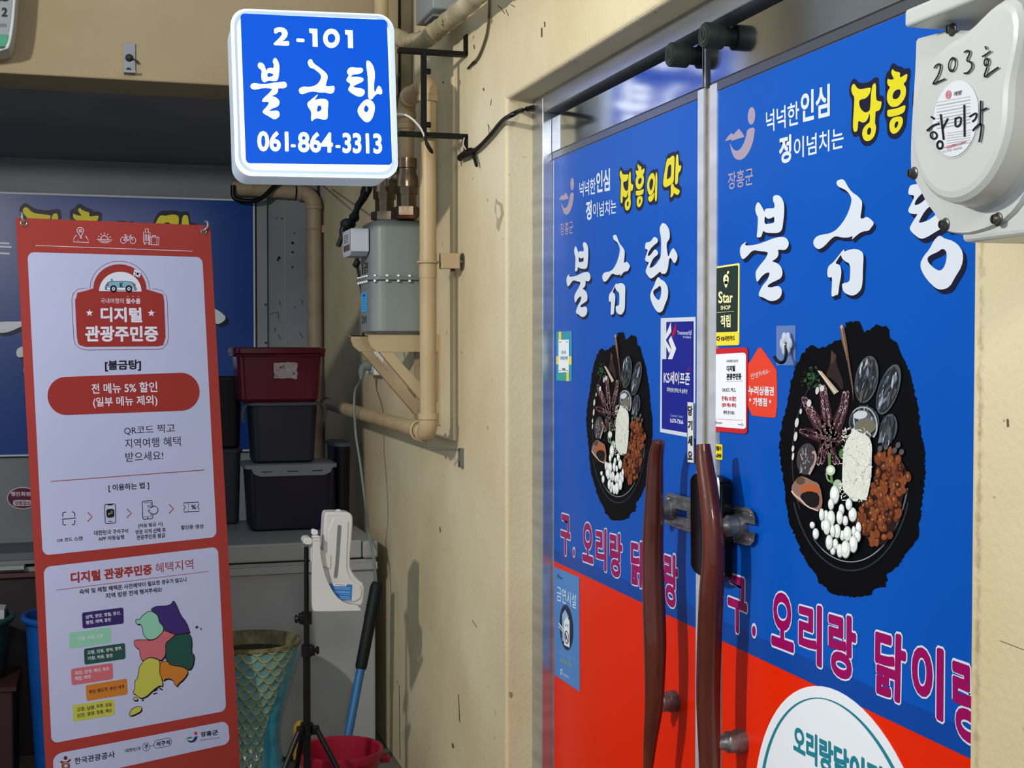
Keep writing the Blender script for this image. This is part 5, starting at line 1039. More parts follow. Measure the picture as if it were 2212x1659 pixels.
b.tube(bez([(kx - .05, ky - .02, .07), (kx - .02, ky - .06, .115), (kx + .02, ky - .05, .10), (kx + .06, ky - .03, .06)], 5), .009, BLACKP, 8); b.build('coil', ci)
b = MB(); b.box((kx + .02, ky - .075, .07), (kx + .05, ky - .05, .10), M('#b9b6ae', .5), None, .004); b.build('plug', ci)

# ---------------------------------------------------------------- left of the banner: bins, boards, cabinet
cb = thing('storage_cabinet', (-.72, 5.55, 0), 'low dark cabinet behind the bins at the left edge', 'cabinet'); CBM = M('#2a2426', .6)
b = MB(); b.box((-1.2, 5.2, 0), (-.22, 5.75, .66), CBM); b.build('body', cb, bevel=.004)
b = MB(); b.box((-1.22, 5.18, .66), (-.20, 5.77, .678), M('#4c3430', .6)); b.build('top', cb, bevel=.003)
bd_ = [('#7d8084', -.62, -.235, 5.20, 5.55, .678, .694, 2), ('#8a8c8c', -1.1, -.28, 5.16, 5.5, .6945, .708, -1.5), ('#6c7074', -.55, -.24, 5.18, 5.5, .7085, .722, 4), ('#565a60', -.50, -.225, 5.20, 5.48, .7225, .748, 1)]
LB = ['lowest grey cardboard sheet of the pile at the left edge', 'long pale cardboard sheet second from the bottom of the pile', 'mid grey cardboard sheet second from the top of the pile', 'thick slate cardboard flap on top of the pile beside the banner']
for (h_, xa, xb, ya, yb, za, zb, ro), l in zip(bd_, LB):
    b = MB(); b.box((xa, ya, za), (xb, yb, zb), noisy('cardboard_grey', h_, h_, 4, .8, .1, 30), Matrix.Rotation(math.radians(ro), 3, 'Z')); b.build('cardboard_sheet', label=l, cat='cardboard', group='cardboard pile')
def bin_(name, label, cx, cy, r0, r1, h, m, inner, z0=0.0, sq_=False):
    t_ = thing(name, (cx, cy, z0), label, 'bin'); b = MB(); b.lathe((cx, cy, z0), (0, 0, 1), [(0, r0), (h - .02, r1), (h - .018, r1 + .012), (h, r1 + .012), (h, r1), (h - .03, r1 - .006), (.02, r0 - .006), (.018, .002)], m, 44, caps=False); b.build('body', t_)
    b = MB(); b.tube([(cx + (r1 + .008) * math.cos(t), cy + (r1 + .008) * math.sin(t), h - .008 + z0) for t in [2 * math.pi * k / 40 for k in range(40)]], .01, m, 8, closed=True); b.build('rim', t_); return t_
pb = PY(4.75)
bin_('bin', 'tall blue bin half hidden by the left edge of the banner', -.115, 4.85, .12, .150, .585, noisy('blue_bin_plastic', '#0b4488', '#0f4e96', 4, .4, .03, 20), None)
b = MB(); b.sphere((-.10, 4.85, .60), .09, M('#2a1416', .7), (1, 1, .8)); b.tube(bez([(-.16, 4.82, .60), (-.13, 4.78, .66), (-.09, 4.80, .67), (-.06, 4.84, .63)], 5), .02, M('#5a1a1e', .6), 10); b.build('rubbish_bag', label='dark bag with a red fold stuffed in the blue bin', cat='bag')
bin_('bin', 'dark green bin at the far left edge below the cardboard', -.485, 4.88, .14, .170, .215, noisy('dark_green_plastic', '#1c3c34', '#234640', 4, .45, .03, 20), None, .37)
mt_ = thing('crate', (-.485, 4.88, 0), 'dark maroon crate under the dark green bin', 'crate'); b = MB(); mr = M('#30181a', .6); b.box((-.62, 4.74, 0), (-.30, 5.02, .355), mr, None, .008); b.box((-.63, 4.73, .355), (-.29, 5.03, .37), mr); b.build('body', mt_)
b = MB(); b.prism([PY(4.86)(*q) for q in ((-30, 1315), (9, 1318), (9, 1338), (-30, 1336))], (0, .1, 0), M('#9fa3a8', .5)); b.build('paper_scrap', label='small white paper scrap sticking out of the green bin', cat='paper')
# ---------------------------------------------------------------- tourism banner on its stand
BR_, BU_, BN_ = pose((1.401, .053, 1.0), (-.052, 1.0, 0.0))
BPt = CAM + (RGT * (-.3697) + UPV * ((CY - 470) / FOC) + FWD) * 3.91; BPL = Plane(BPt, BN_)
def onB(x, y, off=0.0): return BPL(x, y, off)
foot = BPL(300, 1760)
bn = thing('banner_stand', (foot.x, foot.y, 0.0), 'tall red and white banner on a stand with a map and Korean text', 'banner')
BRD = noisy('red_banner_vinyl', '#90322e', '#9a3a34', 1.5, .36, .04, 5); BWH = noisy('white_banner_vinyl', '#a4acce', '#aeb6d6', 1.2, .36, .04, 5); BK_ = M('#16161e', .45); RDK = M('#8c2e2a', .4); OFF = M('#c6cadc', .4)
p = Print(onB); p.sheet([(33.8, 470), (454, 487), (528, 1822), (112, 1900)], BRD, .0015); mb = p.mb
r3 = p.sub(0, 440, .27723); r4 = p.sub(0, 880, .25316); r5 = p.sub(0, 1180, .28866); lg = p.sub(140, 550, .13260); bt = p.sub(100, 1490, .18083)
fq = [(59, 544.5), (437, 555.5), (468, 1160), (92, 1200)]; p.poly(rr(fq, .035, .024), BWH, 1)
p.poly(rr([(94, 1225), (470.5, 1181), (488.5, 1535.5), (111, 1606)], .035, .04), BWH, 1); p.poly(rr([(113.5, 1629.5), (492, 1557), (497, 1606), (117, 1690)], .045, .3), BWH, 1)
sheet = p.build('banner_sheet', bn)
p = Print(onB); r3 = p.sub(0, 440, .27723); r4 = p.sub(0, 880, .25316); r5 = p.sub(0, 1180, .28866); lg = p.sub(140, 550, .13260); bt = p.sub(100, 1490, .18083)
# header icons
w_ = OFF
r3.stroke([(275, 326), (1500, 370)], 4, w_, 2)
r3.stroke([(605,225),(598,205),(608,188),(625,184),(642,190),(650,208),(645,225),(628,262)], 5, w_, 2, 1); r3.stroke([(606,222),(630,265),(640,270)], 5, w_, 2); r3.ell(625, 212, 11, 12, w_, 2, 0, 16, .55)
r3.stroke([(595,245),(580,262),(568,297),(692,303),(680,270),(665,250)], 5, w_, 2); r3.stroke([(603,286),(612,286)], 4, w_, 2); r3.stroke([(622,268),(634,270)], 4, w_, 2)
r3.stroke([(785,280),(788,262),(800,250),(815,248),(832,256),(840,270),(842,283)], 5, w_, 2, 1); r3.stroke([(755,278),(875,284)], 5, w_, 2); r3.stroke([(768,290),(862,295)], 4, w_, 2); r3.stroke([(785,302),(845,306)], 4, w_, 2)
for a_, c_ in (((813,225),(813,240)), ((783,232),(790,244)), ((842,235),(836,246)), ((765,252),(776,260)), ((863,258),(851,264))): r3.stroke([a_, c_], 5, w_, 2)
for x in (961, 1035): r3.ell(x, 285 + (x - 961) * .03, 24, 27, w_, 2, 0, 24, .84)
r3.stroke([(961,285),(985,255),(1015,258),(1000,288),(961,285)], 5, w_, 2); r3.stroke([(1000,288),(975,245)], 5, w_, 2); r3.stroke([(965,242),(985,244)], 5, w_, 2); r3.stroke([(1035,286),(1012,245),(1025,244)], 5, w_, 2)
r3.stroke([(1118,222),(1168,225),(1168,305),(1118,302)], 5, w_, 2, closed=True); r3.stroke([(1132,220),(1132,196),(1154,197),(1155,222)], 5, w_, 2)
for x in (1130, 1143, 1156): r3.stroke([(x,238),(x,290)], 5, w_, 2)
r3.stroke([(1162,258),(1237,262),(1236,322),(1162,318)], 5, w_, 2, closed=True); r3.stroke([(1185,258),(1187,248),(1210,249),(1211,260)], 5, w_, 2); r3.stroke([(1178,262),(1178,316)], 4, w_, 2); r3.stroke([(1222,263),(1222,318)], 4, w_, 2)
for x in (1128, 1160): r3.ell(x, 312, 6, 6, w_, 2, 0, 10)
p.build('header_icons', sheet)
# arch logo
p2 = Print(onB); lg = p2.sub(140, 550, .13260)
def arch(k, L=None): # outline of box plus half round top, grown by k
    o_ = [(410 - k * .2, 548 - k)]
    for j in range(25):
        t = math.pi - math.pi * j / 24; o_.append((895 + (485 + k) * math.cos(t), 560 - (455 + k) * math.sin(t) + 12 * math.cos(t)))
    return o_
def outline(k):
    top = [(895 + (488 + k) * math.cos(t), 558 + 8 * math.cos(t) - (455 + k) * math.sin(t)) for t in [math.pi - math.pi * j / 24 for j in range(25)]]
    right = [(1480, 556 - k), (1590, 590 - k), (1660 + k, 690), (1672 + k, 780), (1693 + k, 1350), (1670 + k, 1450 + k * .5), (1600, 1530 + k), (1520, 1550 + k)]
    left = [(330, 1558 + k), (240, 1530 + k), (160 - k, 1450), (138 - k, 1350), (108 - k, 740), (130 - k, 640 - k), (200, 565 - k), (300, 545 - k)]
    return top + right + left
lg.poly(outline(0), RDK, 2); lg.poly(outline(-9), BWH, 3); lg.poly(outline(-55), RDK, 4)
lg.poly([(555, 595)] + [(900 + 345 * math.cos(t), 600 - 320 * math.sin(t)) for t in [math.pi - math.pi * j / 24 for j in range(25)]] + [(1245, 603)], OFF, 5)
lg.text('국내여행의', [(580,712),(958,712),(958,798),(580,795)], OFF, 5, .0, res=2); lg.text('필수품', [(992,712),(1228,715),(1228,803),(992,800)], OFF, 5, .025, res=2)
for x in (1020, 1108, 1195): lg.ell(x, 682, 10, 6, OFF, 5, 0, 10)
lg.text('디지털', [(578,855),(1248,862),(1258,1108),(582,1095)], OFF, 5, .035); lg.text('관광주민증', [(325,1160),(1515,1162),(1520,1420),(328,1420)], OFF, 5, .035)
for cx in (398, 1405):
    cy = 950 + (cx - 398) * .004; lg.poly([(cx + R_ * math.sin(t), cy - R_ * math.cos(t)) for t, R_ in [(math.pi * k / 5, 62 if k % 2 == 0 else 26) for k in range(10)]], OFF, 5)
cb_, kd = M('#6f9fb4', .4), M('#2c3640', .4)
lg.poly([(650,560),(655,510),(690,455),(740,432),(1080,432),(1120,470),(1150,520),(1165,570),(1150,585),(670,580)], kd, 6, 1); lg.poly([(660,555),(668,510),(700,462),(745,442),(1075,442),(1110,475),(1140,520),(1150,565),(680,572)], cb_, 7, 1)
lg.poly([(680,540),(1145,552),(1140,578),(690,572)], M('#d4dcec'), 8); lg.ell(690, 495, 16, 24, M('#8a4a48'), 8); lg.ell(1125, 495, 18, 26, M('#8a4a48'), 8); lg.ell(662, 548, 18, 22, M('#4a6690'), 8); lg.ell(1140, 560, 26, 24, M('#5b76a4'), 8); lg.ell(760, 415, 18, 26, M('#5a8698'), 6)
for x in (785, 1035): lg.ell(x, 560, 56, 60, BK_, 9); lg.ell(x, 560, 27, 29, OFF, 10); lg.ell(x, 560, 10, 13, BK_, 11)
lg.text('K', [(885,458),(945,455),(945,535),(890,535)], kd, 9, .05)
lg.poly([(1125,240),(1245,285),(1210,375),(1105,338)], OFF, 9); lg.ell(1177, 315, 21, 21, BK_, 10)
for a_, c_ in (((1135,300),(1150,285)), ((1210,300),(1222,312)), ((1130,330),(1145,335)), ((1190,350),(1200,355))): lg.stroke([a_, c_], 14, BK_, 10)
p2.build('arch_emblem', sheet)
p = Print(onB); r3 = p.sub(0, 440, .27723); r4 = p.sub(0, 880, .25316); r5 = p.sub(0, 1180, .28866); bt = p.sub(100, 1490, .18083)
r3.text('[불금탕]', [(815,1222),(1098,1215),(1098,1302),(818,1308)], BK_, 2, .03)
r3.poly(rr([(362, 1355), (1548, 1312), (1560, 1608), (378, 1652)], .122, .5, 12), RDK, 2)
r3.text('전 메뉴 5% 할인', [(710,1402),(1222,1385),(1226,1468),(714,1482)], OFF, 3, .015); r3.text('(일부 메뉴 제외)', [(722,1510),(1222,1490),(1228,1578),(726,1595)], OFF, 3, .015)
p.build('title_lettering', sheet)
p = Print(onB); r3 = p.sub(0, 440, .27723); r4 = p.sub(0, 880, .25316); r5 = p.sub(0, 1180, .28866); bt = p.sub(100, 1490, .18083)
r4.text('QR코드 찍고', [(1057,165),(1490,138),(1493,218),(1060,238)], BK_, 2); r4.text('지역여행 혜택', [(1064,270),(1538,246),(1542,330),(1068,350)], BK_, 2); r4.text('받으세요!', [(1068,385),(1388,370),(1392,448),(1072,466)], BK_, 2)
r4.stroke([(432,632),(1742,534)], 6, RDK, 2); r4.text('[ 이용하는 법 ]', [(922,660),(1270,634),(1273,698),(926,724)], BK_, 2, .02)
for cy0 in (0,): # scan icon, phones, ticket
    for s_y in ((893, 1), (1003, -1)):
        for x0, x1 in ((535, 562), (636, 612)): r4.stroke([(x0 + (2 if s_y[1] < 0 else 0), s_y[0] + 40 * s_y[1] - (x0 - 535) * .03), (x0, s_y[0] + 10 * s_y[1]), (x0 + (6 if x0 < 600 else -6), s_y[0] + 2 * s_y[1] ), (x1, s_y[0] - (x0 - 535) * .03)], 7, BK_, 2)
    r4.stroke([(527,954),(647,944)], 7, BK_, 2)
for x, y in ((766, 933), (1100, 902), (1460, 865)): r4.stroke([(x - 18, y - 36), (x + 20, y), (x - 18, y + 40)], 8, RDK, 2)
r4.stroke(rr([(892,828),(983,822),(988,985),(897,992)], .16, .09), 6, BK_, 2, closed=True); r4.poly(rr([(905,868),(973,864),(975,938),(908,942)], .28, .28), BK_, 3); r4.stroke([(922,920),(925,900),(950,910),(960,890),(950,880),(940,905),(925,915)], 4, M('#9a9a80'), 4, 1); r4.stroke([(925,973),(955,971)], 5, BK_, 3); r4.stroke([(918,832),(960,829)], 9, BK_, 3)
r4.stroke(rr([(1212,802),(1296,794),(1304,948),(1218,956)], .14, .08), 6, BK_, 2, closed=True); r4.stroke([(1228,815),(1285,810),(1290,930),(1222,935)], 4, BK_, 2); r4.ell(1260, 942, 6, 6, BK_, 2, 0, 10)
r4.poly([(1253,840),(1265,832),(1285,855),(1310,835),(1335,845),(1352,872),(1340,905),(1310,918),(1280,905),(1256,878),(1270,875),(1280,885)], BK_, 3, 1); r4.poly([(1257,842),(1264,838),(1286,864),(1310,842),(1332,850),(1345,872),(1335,900),(1310,911),(1284,899),(1264,882),(1274,882),(1286,890)], BWH, 4, 1)
r4.stroke([(1566,815),(1695,808),(1695,835),(1682,850),(1696,862),(1698,888),(1570,893),(1568,868),(1584,852),(1568,840)], 6, BK_, 2, closed=True); r4.text('%', [(1630,832),(1670,830),(1672,868),(1632,870)], BK_, 3, .02, res=2)
for y in (822, 842, 862, 882): r4.stroke([(1607, y), (1607, y + 10)], 4, BK_, 2)
for t_, q in (('QR 코드 스캔', [(485,1120),(703,1098),(705,1136),(487,1154)]), ('대한민국 구석구석', [(800,1052),(1090,1034),(1092,1072),(803,1094)]), ('APP 자동실행', [(838,1104),(1057,1086),(1060,1124),(840,1142)]), ('[처음 발급 시]', [(1178,994),(1386,976),(1388,1014),(1180,1032)]), ('방문 지역 선택 후', [(1155,1046),(1412,1024),(1414,1064),(1157,1086)]), ('관광주민증 발급', [(1163,1092),(1407,1070),(1409,1110),(1166,1132)]), ('할인증 생성', [(1542,1008),(1733,994),(1735,1032),(1544,1044)])): r4.text(t_, q, BK_, 2, .018, res=2)
p.build('guide_lettering', sheet)
p = Print(onB); r5 = p.sub(0, 1180, .28866); bt = p.sub(100, 1490, .18083)
r5.text('디지털 관광주민증', [(527,196),(1135,132),(1138,210),(530,280)], RDK, 2, .04); r5.text('혜택지역', [(1160,128),(1443,95),(1446,170),(1164,200)], RDK, 2, .0)
r5.stroke([(420,328),(1562,187)], 3.5, RDK, 2); r5.text('숙박 및 체험 혜택은 사전예약이 필요한 경우가 많으니', [(592,322),(1392,230),(1394,265),(595,362)], BK_, 2, .022, res=2); r5.text('지역 방문 전에 챙겨주세요!', [(788,352),(1210,305),(1213,340),(791,392)], BK_, 2, .022, res=2)
for q, h_, tc_, lines in (([(612,497),(922,457),(926,578),(618,617)], '#2e2660', OFF, (('삼척, 영양, 영월, 정선,', [(638,516),(900,483),(902,512),(640,546)]), ('평창, 태백, 홍천', [(640,557),(826,534),(828,562),(642,588)]))),
        ([(515,650),(828,605),(831,718),(520,768)], '#7db8a0', OFF, (('가평, 강화, 연천', [(578,680),(768,655),(770,684),(580,712)]),)),
        ([(627,767),(935,723),(940,842),(632,887)], '#1d4a44', OFF, (('고령, 안동, 영덕, 영주,', [(650,782),(912,748),(914,776),(652,812)]), ('거창, 하동, 합천', [(654,826),(840,802),(842,830),(656,856)]))),
        ([(530,918),(842,873),(846,993),(536,1041)], '#b4606a', OFF, (('괴산, 단양, 예산, 옥천,', [(557,934),(818,900),(820,928),(560,965)]), ('제천, 태안', [(558,976),(678,960),(680,990),(560,1006)]))),
        ([(640,1040),(950,990),(955,1107),(648,1158)], '#b4702a', BK_, (('부산 영도구, 부산 서구', [(663,1076),(930,1034),(932,1064),(666,1106)]),)),
        ([(543,1190),(855,1143),(860,1262),(548,1313)], '#aeb04a', BK_, (('고창, 남원, 무주, 임실', [(572,1208),(832,1168),(834,1196),(574,1240)]), ('신안, 영광, 장흥, 해남', [(574,1252),(834,1212),(836,1240),(576,1284)])))):
    r5.poly(rr(q, .05, .13), M(h_, .4), 2)
    for t_, qq in lines: r5.text(t_, qq, tc_, 3, .015, res=2)
p.build('region_lettering', sheet)
p = Print(onB); bt = p.sub(100, 1490, .18083)
# footer
bt.text('한국관광공사', [(335,815),(815,728),(820,808),(340,892)], BK_, 2, .015); bt.ell(229, 814, 22, 24, M('#5e2326'), 2); bt.stroke([(168,858),(205,870),(245,870),(290,832)], [26, 22], M('#6e2c2c'), 2, 1); bt.ell(232, 908, 52, 52, M('#7a4a34'), 2, 0, 28, .42); bt.stroke([(195,880),(225,866),(262,874)], 9, M('#b89a5a'), 3, 1)
p.build('agency_logo', sheet)
p = Print(onB); bt = p.sub(100, 1490, .18083)
bt.text('대한민국', [(938,708),(1125,676),(1128,720),(942,752)], BK_, 2, .015, res=2)
bt.ell(1192, 682, 46, 50, BK_, 2, 0, 28, .9); bt.text('구', [(1168,660),(1216,652),(1218,706),(1170,714)], BK_, 2, .03, res=2); bt.stroke([(1238,672),(1282,664)], 5, BK_, 2)
bt.stroke(rr([(1282,608),(1492,570),(1498,662),(1288,706)], .22, .48, 8), 5, BK_, 2, closed=True); bt.text('석구석', [(1308,622),(1472,594),(1475,652),(1312,682)], BK_, 2, .03, res=2)
p.build('campaign_logo', sheet)
p = Print(onB); bt = p.sub(100, 1490, .18083)
bt.text('장흥군', [(1842,505),(2050,475),(2053,538),(1845,562)], BK_, 2, .03); bt.text('Jangheung County', [(1835,590),(2066,560),(2068,580),(1837,612)], M('#4a4a5a'), 2, 0, res=2)
bt.ell(1784, 520, 19, 20, M('#b03038'), 2); bt.poly([(1770,560),(1806,550),(1800,590),(1770,622),(1725,634),(1690,615),(1675,592),(1715,612),(1750,605)], M('#1c3568'), 2, 1); bt.poly([(1660,585),(1725,556),(1748,572),(1705,585)], M('#2f7a4c'), 2)
p.build('county_logo', sheet)
p = Print(onB); r5 = p.sub(0, 1180, .28866)
REG = [('#35286a', [(1295,400),(1320,440),(1350,515),(1395,570),(1415,630),(1420,645),(1345,655),(1300,660),(1225,625),(1215,590),(1190,570),(1185,520),(1120,475),(1160,450),(1200,447),(1250,445),(1285,430)]),
       ('#7db8a0', [(1120,478),(1180,510),(1190,570),(1215,590),(1225,625),(1200,660),(1165,690),(1130,700),(1100,695),(1070,660),(1065,610),(1050,580),(1020,585),(1010,545),(1045,550),(1060,520)]),
       ('#b4606a', [(1225,628),(1315,655),(1280,690),(1235,725),(1240,790),(1230,830),(1200,858),(1165,835),(1110,830),(1065,862),(1045,820),(1045,770),(1010,755),(1000,715),(1010,700),(1080,698),(1130,705),(1170,690),(1205,655)]),
       ('#1d4a44', [(1315,660),(1415,650),(1435,690),(1430,800),(1455,810),(1445,890),(1415,930),(1370,900),(1270,890),(1265,865),(1235,850),(1240,790),(1235,730),(1280,692)]),
       ('#b4702a', [(1200,860),(1260,862),(1270,890),(1370,902),(1412,932),(1380,990),(1330,1030),(1325,1050),(1305,1035),(1300,1010),(1270,990),(1240,990),(1220,1010),(1200,970),(1190,930)]),
       ('#aeb04a', [(1110,832),(1165,840),(1197,860),(1190,940),(1215,1010),(1215,1050),(1195,1040),(1150,1070),(1110,1110),(1090,1125),(1050,1140),(1010,1105),(990,1100),(1010,1060),(1005,1010),(1030,985),(1040,900),(1060,880),(1065,862)]),
       ('#aeb04a', [(965,1250),(990,1210),(1040,1195),(1060,1205),(1055,1235),(1000,1262),(970,1270)]), ('#aeb04a', [(990,1150),(1010,1120),(1030,1140),(1025,1155)])]
for h_, L in REG:
    r5.poly([(x + 7, y + 9) for x, y in L], BK_, 2, 1)
    r5.poly(L, M(h_, .4), 3, 1); r5.stroke(chaikin(L, 1), 4, BK_, 4, 0, True)
r5.ell(1472, 605, 11, 10, M('#35286a'), 3); r5.stroke([(1497, 612), (1508, 626)], 7, BK_, 3)
for a_ in ([(1150,1085),(1180,1070)], [(1190,1060),(1215,1075)], [(1060,1155),(1075,1150)], [(1145,1105),(1175,1098)]): r5.stroke(a_, 9, BK_, 3)
p.build('region_map', sheet)
# eyelets, hooks, poles
for gx, gy, tx, ty in ((51, 482, 46, 468), (439.5, 500, 446, 486)):
    g_ = onB(gx, gy, .001); b = MB(); b.tube([g_ + (BR_ * math.cos(t) + BU_ * math.sin(t)) * .0085 for t in [2 * math.pi * k / 24 for k in range(24)]], .0028, M('#9a9488', .3, .9), 8, closed=True)
    b.build('grommet', bn)
    b = MB(); b.tube(bez([g_ - BN_ * .02, onB(gx, gy - 2, .004), onB(tx, ty + 4, .010), onB(tx, ty - 6, .006), onB(tx, ty - 8, -.012)], 5), .0038, M('#8a8a8c', .4, .5), 10); b.build('hook', bn)
b = MB(); gpole = M('#2a2a2c', .4); hub = onB(275, 1150, -.07)
for q in ((51, 474), (443, 491), (118, 1850), (520, 1780)): b.tube([hub, onB(q[0], q[1], -.014)], .006, gpole, 10)
b.sphere(hub, .025, gpole); b.tube([hub, Vector((hub.x + .05, hub.y + .32, .02))], .008, gpole, 10); b.build('cross_frame', bn)
# ---------------------------------------------------------------- white meter housing on the near wall
XF0 = .862; nm = thing('meter_housing', (XW, 1.20, 1.60), 'white plastic meter housing with handwritten black letters at the top right', 'meter')
WP = noisy('white_meter_plastic', '#b6b9b7', '#c2c4c2', 3, .33, .02, 20); cM = Vector((0, 1.226, 1.741)); 
def stad(r, ztop, y_off=0.0, n=40, hw=None, yr=None):
    L = []; hw = hw or r
    for k in range(n + 1): t = math.pi + math.pi * k / n; L.append((cM.y + y_off - r * math.cos(t) * 1.0, cM.z + r * math.sin(t)))
    return L + [(cM.y + y_off + hw * 1.0, ztop), (cM.y + y_off - hw, ztop)] if False else L + [(L[-1][0], ztop), (L[0][0], ztop)]
def lay(loops, mb, m):
    n = len(loops[0][1])
    for (xa, A), (xb, B) in zip(loops, loops[1:]):
        mb.add([(xa, y, z) for y, z in A] + [(xb, y, z) for y, z in B], [[i, (i + 1) % n, n + (i + 1) % n, n + i] for i in range(n)], m, True)
    mb.add([(loops[-1][0], y, z) for y, z in loops[-1][1]], [list(range(n))], m)
b = MB(); FO = [PX(.90)(1920 + x * .31947, y * .31947) for x, y in chaikin([(186,205),(180,420),(168,620),(150,900),(146,1120),(158,1180),(200,1265),(262,1385),(330,1475),(365,1558),(420,1578),(490,1586),(560,1582),(700,1540),(820,1470),(914,1350),(985,1200),(1010,900),(1000,205)], 1)]
FL = [(v.y, v.z) for v in FO]; cY = sum(a_ for a_, _ in FL) / len(FL); cZ = sum(c_ for _, c_ in FL) / len(FL); SK = lambda k: [(cY + (a_ - cY) * k, cZ + (c_ - cZ) * k) for a_, c_ in FL]
lay([(XW - .001, SK(.86)), (.916, SK(.86)), (.916, SK(1.0)), (.903, SK(1.0)), (.899, SK(.975))], b, WP); b.build('flange', nm)
b = MB(); b.box((.904, 1.135, 1.615), (XW - .001, 1.275, 1.70), WP, None, .006); b.build('back_plate', nm)
# raised drum: a round face that runs out into the upper right corner
b = MB()
def drum(r, k=0.0):
    L = []
    for j in range(64):
        t = 2 * math.pi * j / 64; y, z = math.cos(t), math.sin(t); rr_ = r
        g = max(0, math.cos(t - math.radians(133))) ** 14 * .050 * (1 - k); L.append((cM.y + y * (rr_ + g), cM.z + z * (rr_ + g)))
    return L
lay([(.903, drum(.098)), (.895, drum(.092)), (XF0 + .015, drum(.0895)), (XF0 + .006, drum(.0875)), (XF0 + .0015, drum(.0825)), (XF0, drum(.076))], b, WP); b.build('drum', nm)
b = MB(); b.lathe((XF0 + .0005, cM.y, cM.z), (-1, 0, 0), [(0, .0425), (.0004, .042), (.001, .0415)], WP, 48); b.build('label_seat', nm)
o, sc = (1920, 0), .31947; MP = PX(XF0 - .0014)
p = Print(MP); c = p.sub(*o, sc); cen_y, cen_z = cM.y, cM.z
p0_ = Print(lambda y, z, of=0.0: Vector((XF0 - .0013 - of, y, z))); p0_.mb = p.mb; p0_.sheet([(cM.y + .0395 * math.cos(t), cM.z + .0395 * math.sin(t)) for t in [2 * math.pi * k / 56 for k in range(56)]], M('#ccd0d6', .35), .0004)
gr = M('#9a9ca2', .5); pk = M('#c07880', .5)
c.ell(404, 640, 19, 30, pk, 1, 8, 24, .6); c.ell(404, 640, 8, 14, pk, 1); c.text('계량', [(440,622),(495,608),(495,640),(440,652)], M('#55565c'), 1, .02, res=2)
for k in range(9): y0 = 690 + k * 22; c.stroke([(325, y0 + 3), (552, y0 - 38)], 2 if k in (0, 2, 4) else 5, gr, 1)
for k in range(6): y0 = 900 + k * 17; c.stroke([(392, y0), (552, y0 - 22)], 5, M('#b4b6ba', .5), 1)
c.stroke([(372,1000),(525,955)], 6, pk, 1); c.stroke([(395,1002),(520,965)], 6, pk, 1); c.text('02-735-0600', [(362,1018),(495,988),(495,1008),(362,1034)], M('#8a8c92'), 1, 0, res=1)
p.mb.build('round_label', nm)
p = Print(PX(XF0 - .0016)); c = p.sub(*o, sc); k_ = M('#15151a', .3)
def wr(L, w=11): c.stroke(L, w, k_, 1, 2)
wr([(308,462),(325,438),(350,430),(352,462),(335,515),(292,576),(330,556),(384,533)]); c.ell(430, 437, 27, 52, k_, 1, 10, 28, .68); wr([(510,355),(540,338),(552,360),(524,412),(560,420),(568,455),(535,495),(508,496)], 12)
wr([(654,312),(662,336)]); wr([(632,384),(660,368),(692,345)]); c.ell(662, 420, 20, 31, k_, 1, 8, 20, .5); wr([(668,452),(640,534),(690,490),(744,455)], 12)
p.build('room_number', nm)
p = Print(PX(XF0 - .0016)); c = p.sub(*o, sc)
wr([(286,788),(312,806)], 13); wr([(258,886),(300,848),(345,835)], 14); c.ell(305, 916, 27, 30, k_, 1, -20, 20, .58); wr([(352,772),(362,850),(372,945)], 13); wr([(365,870),(402,800)], 13); c.ell(347, 980, 25, 33, k_, 1, 0, 20, .52)
wr([(452,795),(450,862),(486,848),(492,788),(455,800)], 12); wr([(512,708),(514,925)], 13); wr([(546,790),(598,758),(592,800),(565,824)], 12); wr([(624,680),(622,790),(618,850)], 13); wr([(628,748),(668,730)], 13); wr([(568,885),(600,848),(632,832),(625,900),(613,962)], 13)
p.build('shop_name', nm)
for (x, y) in ((432, 200), (783, 85), (385, 1518), (740, 1483), (172, 1172)):
    q = PX(.899)(o[0] + x * sc, o[1] + y * sc); b = MB(); b.lathe(q, (-1, 0, 0), [(0, .0075), (.001, .0075), (.002, .0055), (.006, .0052), (.0075, .004)], M('#5c5a56', .35, .8), 16); b.box(q + Vector((-.0082, -.0008, -.004)), q + Vector((-.0070, .0008, .004)), BLACKP); b.build('screw', nm)
lz = PX(.93)(o[0] + 150, 180 * sc).z
b = MB(); b.box((.866, 1.06, 1.860), (XW - .001, 1.330, 1.880), WP, None, .004); b.build('shelf_lip', nm)
b = MB(); b.box((.882, 1.08, 1.8805), (XW - .001, 1.300, 2.08), glassy('clear_meter_cover', '#e4ecf4', .06, 1.45, .30), None, .008); b.build('clear_cover', nm)
b = MB(); b.box((.95, 1.10, 1.8808), (XW - .002, 1.285, 2.06), M('#b9bdc4', .4)); b.lathe((.945, 1.20, 1.98), (-1, 0, 0), [(-.005, .06), (.02, .06)], M('#8f949c', .3, .5), 32); b.build('register', nm)

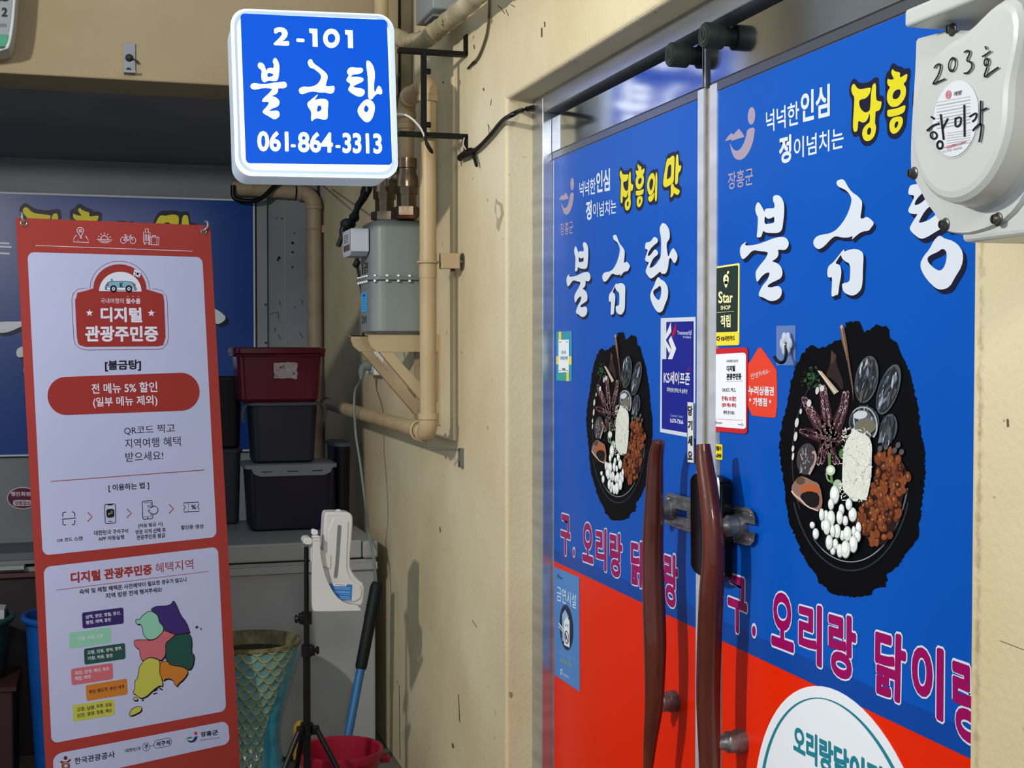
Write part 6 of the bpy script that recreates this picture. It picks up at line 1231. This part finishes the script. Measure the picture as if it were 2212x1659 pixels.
# ---------------------------------------------------------------- chips and scuffs on the walls
pw = Print(PX(XW - .0006)); dk = M('#5a4f3c', .8); ch = M('#cdc4ae', .8); ch2 = M('#a99b7a', .8)
pw.poly([(1071,428),(1077,436),(1085,440),(1088,462),(1083,478),(1077,500),(1072,492),(1073,470),(1068,455)], ch2, 0); pw.poly([(1072,440),(1080,445),(1083,462),(1078,474),(1073,466)], ch, 1)
for L, w_ in (([(1170,60),(1170,80)], 3), ([(1176,47),(1177,58)], 2.5), ([(1075,12),(1083,18),(1090,30)], 1.6), ([(1092,20),(1098,34)], 1.4), ([(1103,10),(1112,15)], 1.6), ([(1061,215),(1060,228)], 1.4), ([(1023,97),(1025,106)], 2.4), ([(1044,190),(1045,196)], 3), ([(958,176),(958,180)], 3), ([(1062,285),(1054,268),(1058,300)], 1.2), ([(990,1500),(993,1560)], 1.6), ([(977,1606),(979,1616)], 4), ([(950,1138),(951,1150)], 2), ([(862,1480),(864,1640)], 1.2), ([(2176,905),(2177,922)], 4), ([(2160,1384),(2212,1404)], 1.4), ([(1020,1340),(1030,1355)], 1.2)): pw.stroke(L, w_, dk, 0)
pw.build('paint_scuffs', WR)
WB = bpy.data.objects['wall_back']; pw = Print(PY(YB - .0006)); dk = M('#15181b', .8); lt = M('#8b9092', .7)
for x, y, r_ in ((632,525,3.2),(632,545,2.6),(632,577,2.2),(603,557,3.4),(600,562,2.6),(557,582,1.6),(636,504,1.6)): pw.ell(x, y, r_, r_, dk, 0, 0, 10)
for L, w_ in (([(604,650),(605,660)], 1.4), ([(636,662),(638,666)], 1.6), ([(650,648),(655,652),(652,658)], 1.4), ([(583,680),(590,676),(602,675)], 1.2), ([(601,676),(602,690)], 1.2), ([(594,708),(595,716)], 1.6), ([(601,722),(606,734)], 1.2), ([(646,718),(655,730)], 1.2), ([(596,471),(598,474)], 1.6), ([(606,471),(612,473)], 2)): pw.stroke(L, w_, dk, 0)
pw.stroke([(615,440),(616,745)], 1.6, lt, 0)
pw.build('wall_scuffs', WB)
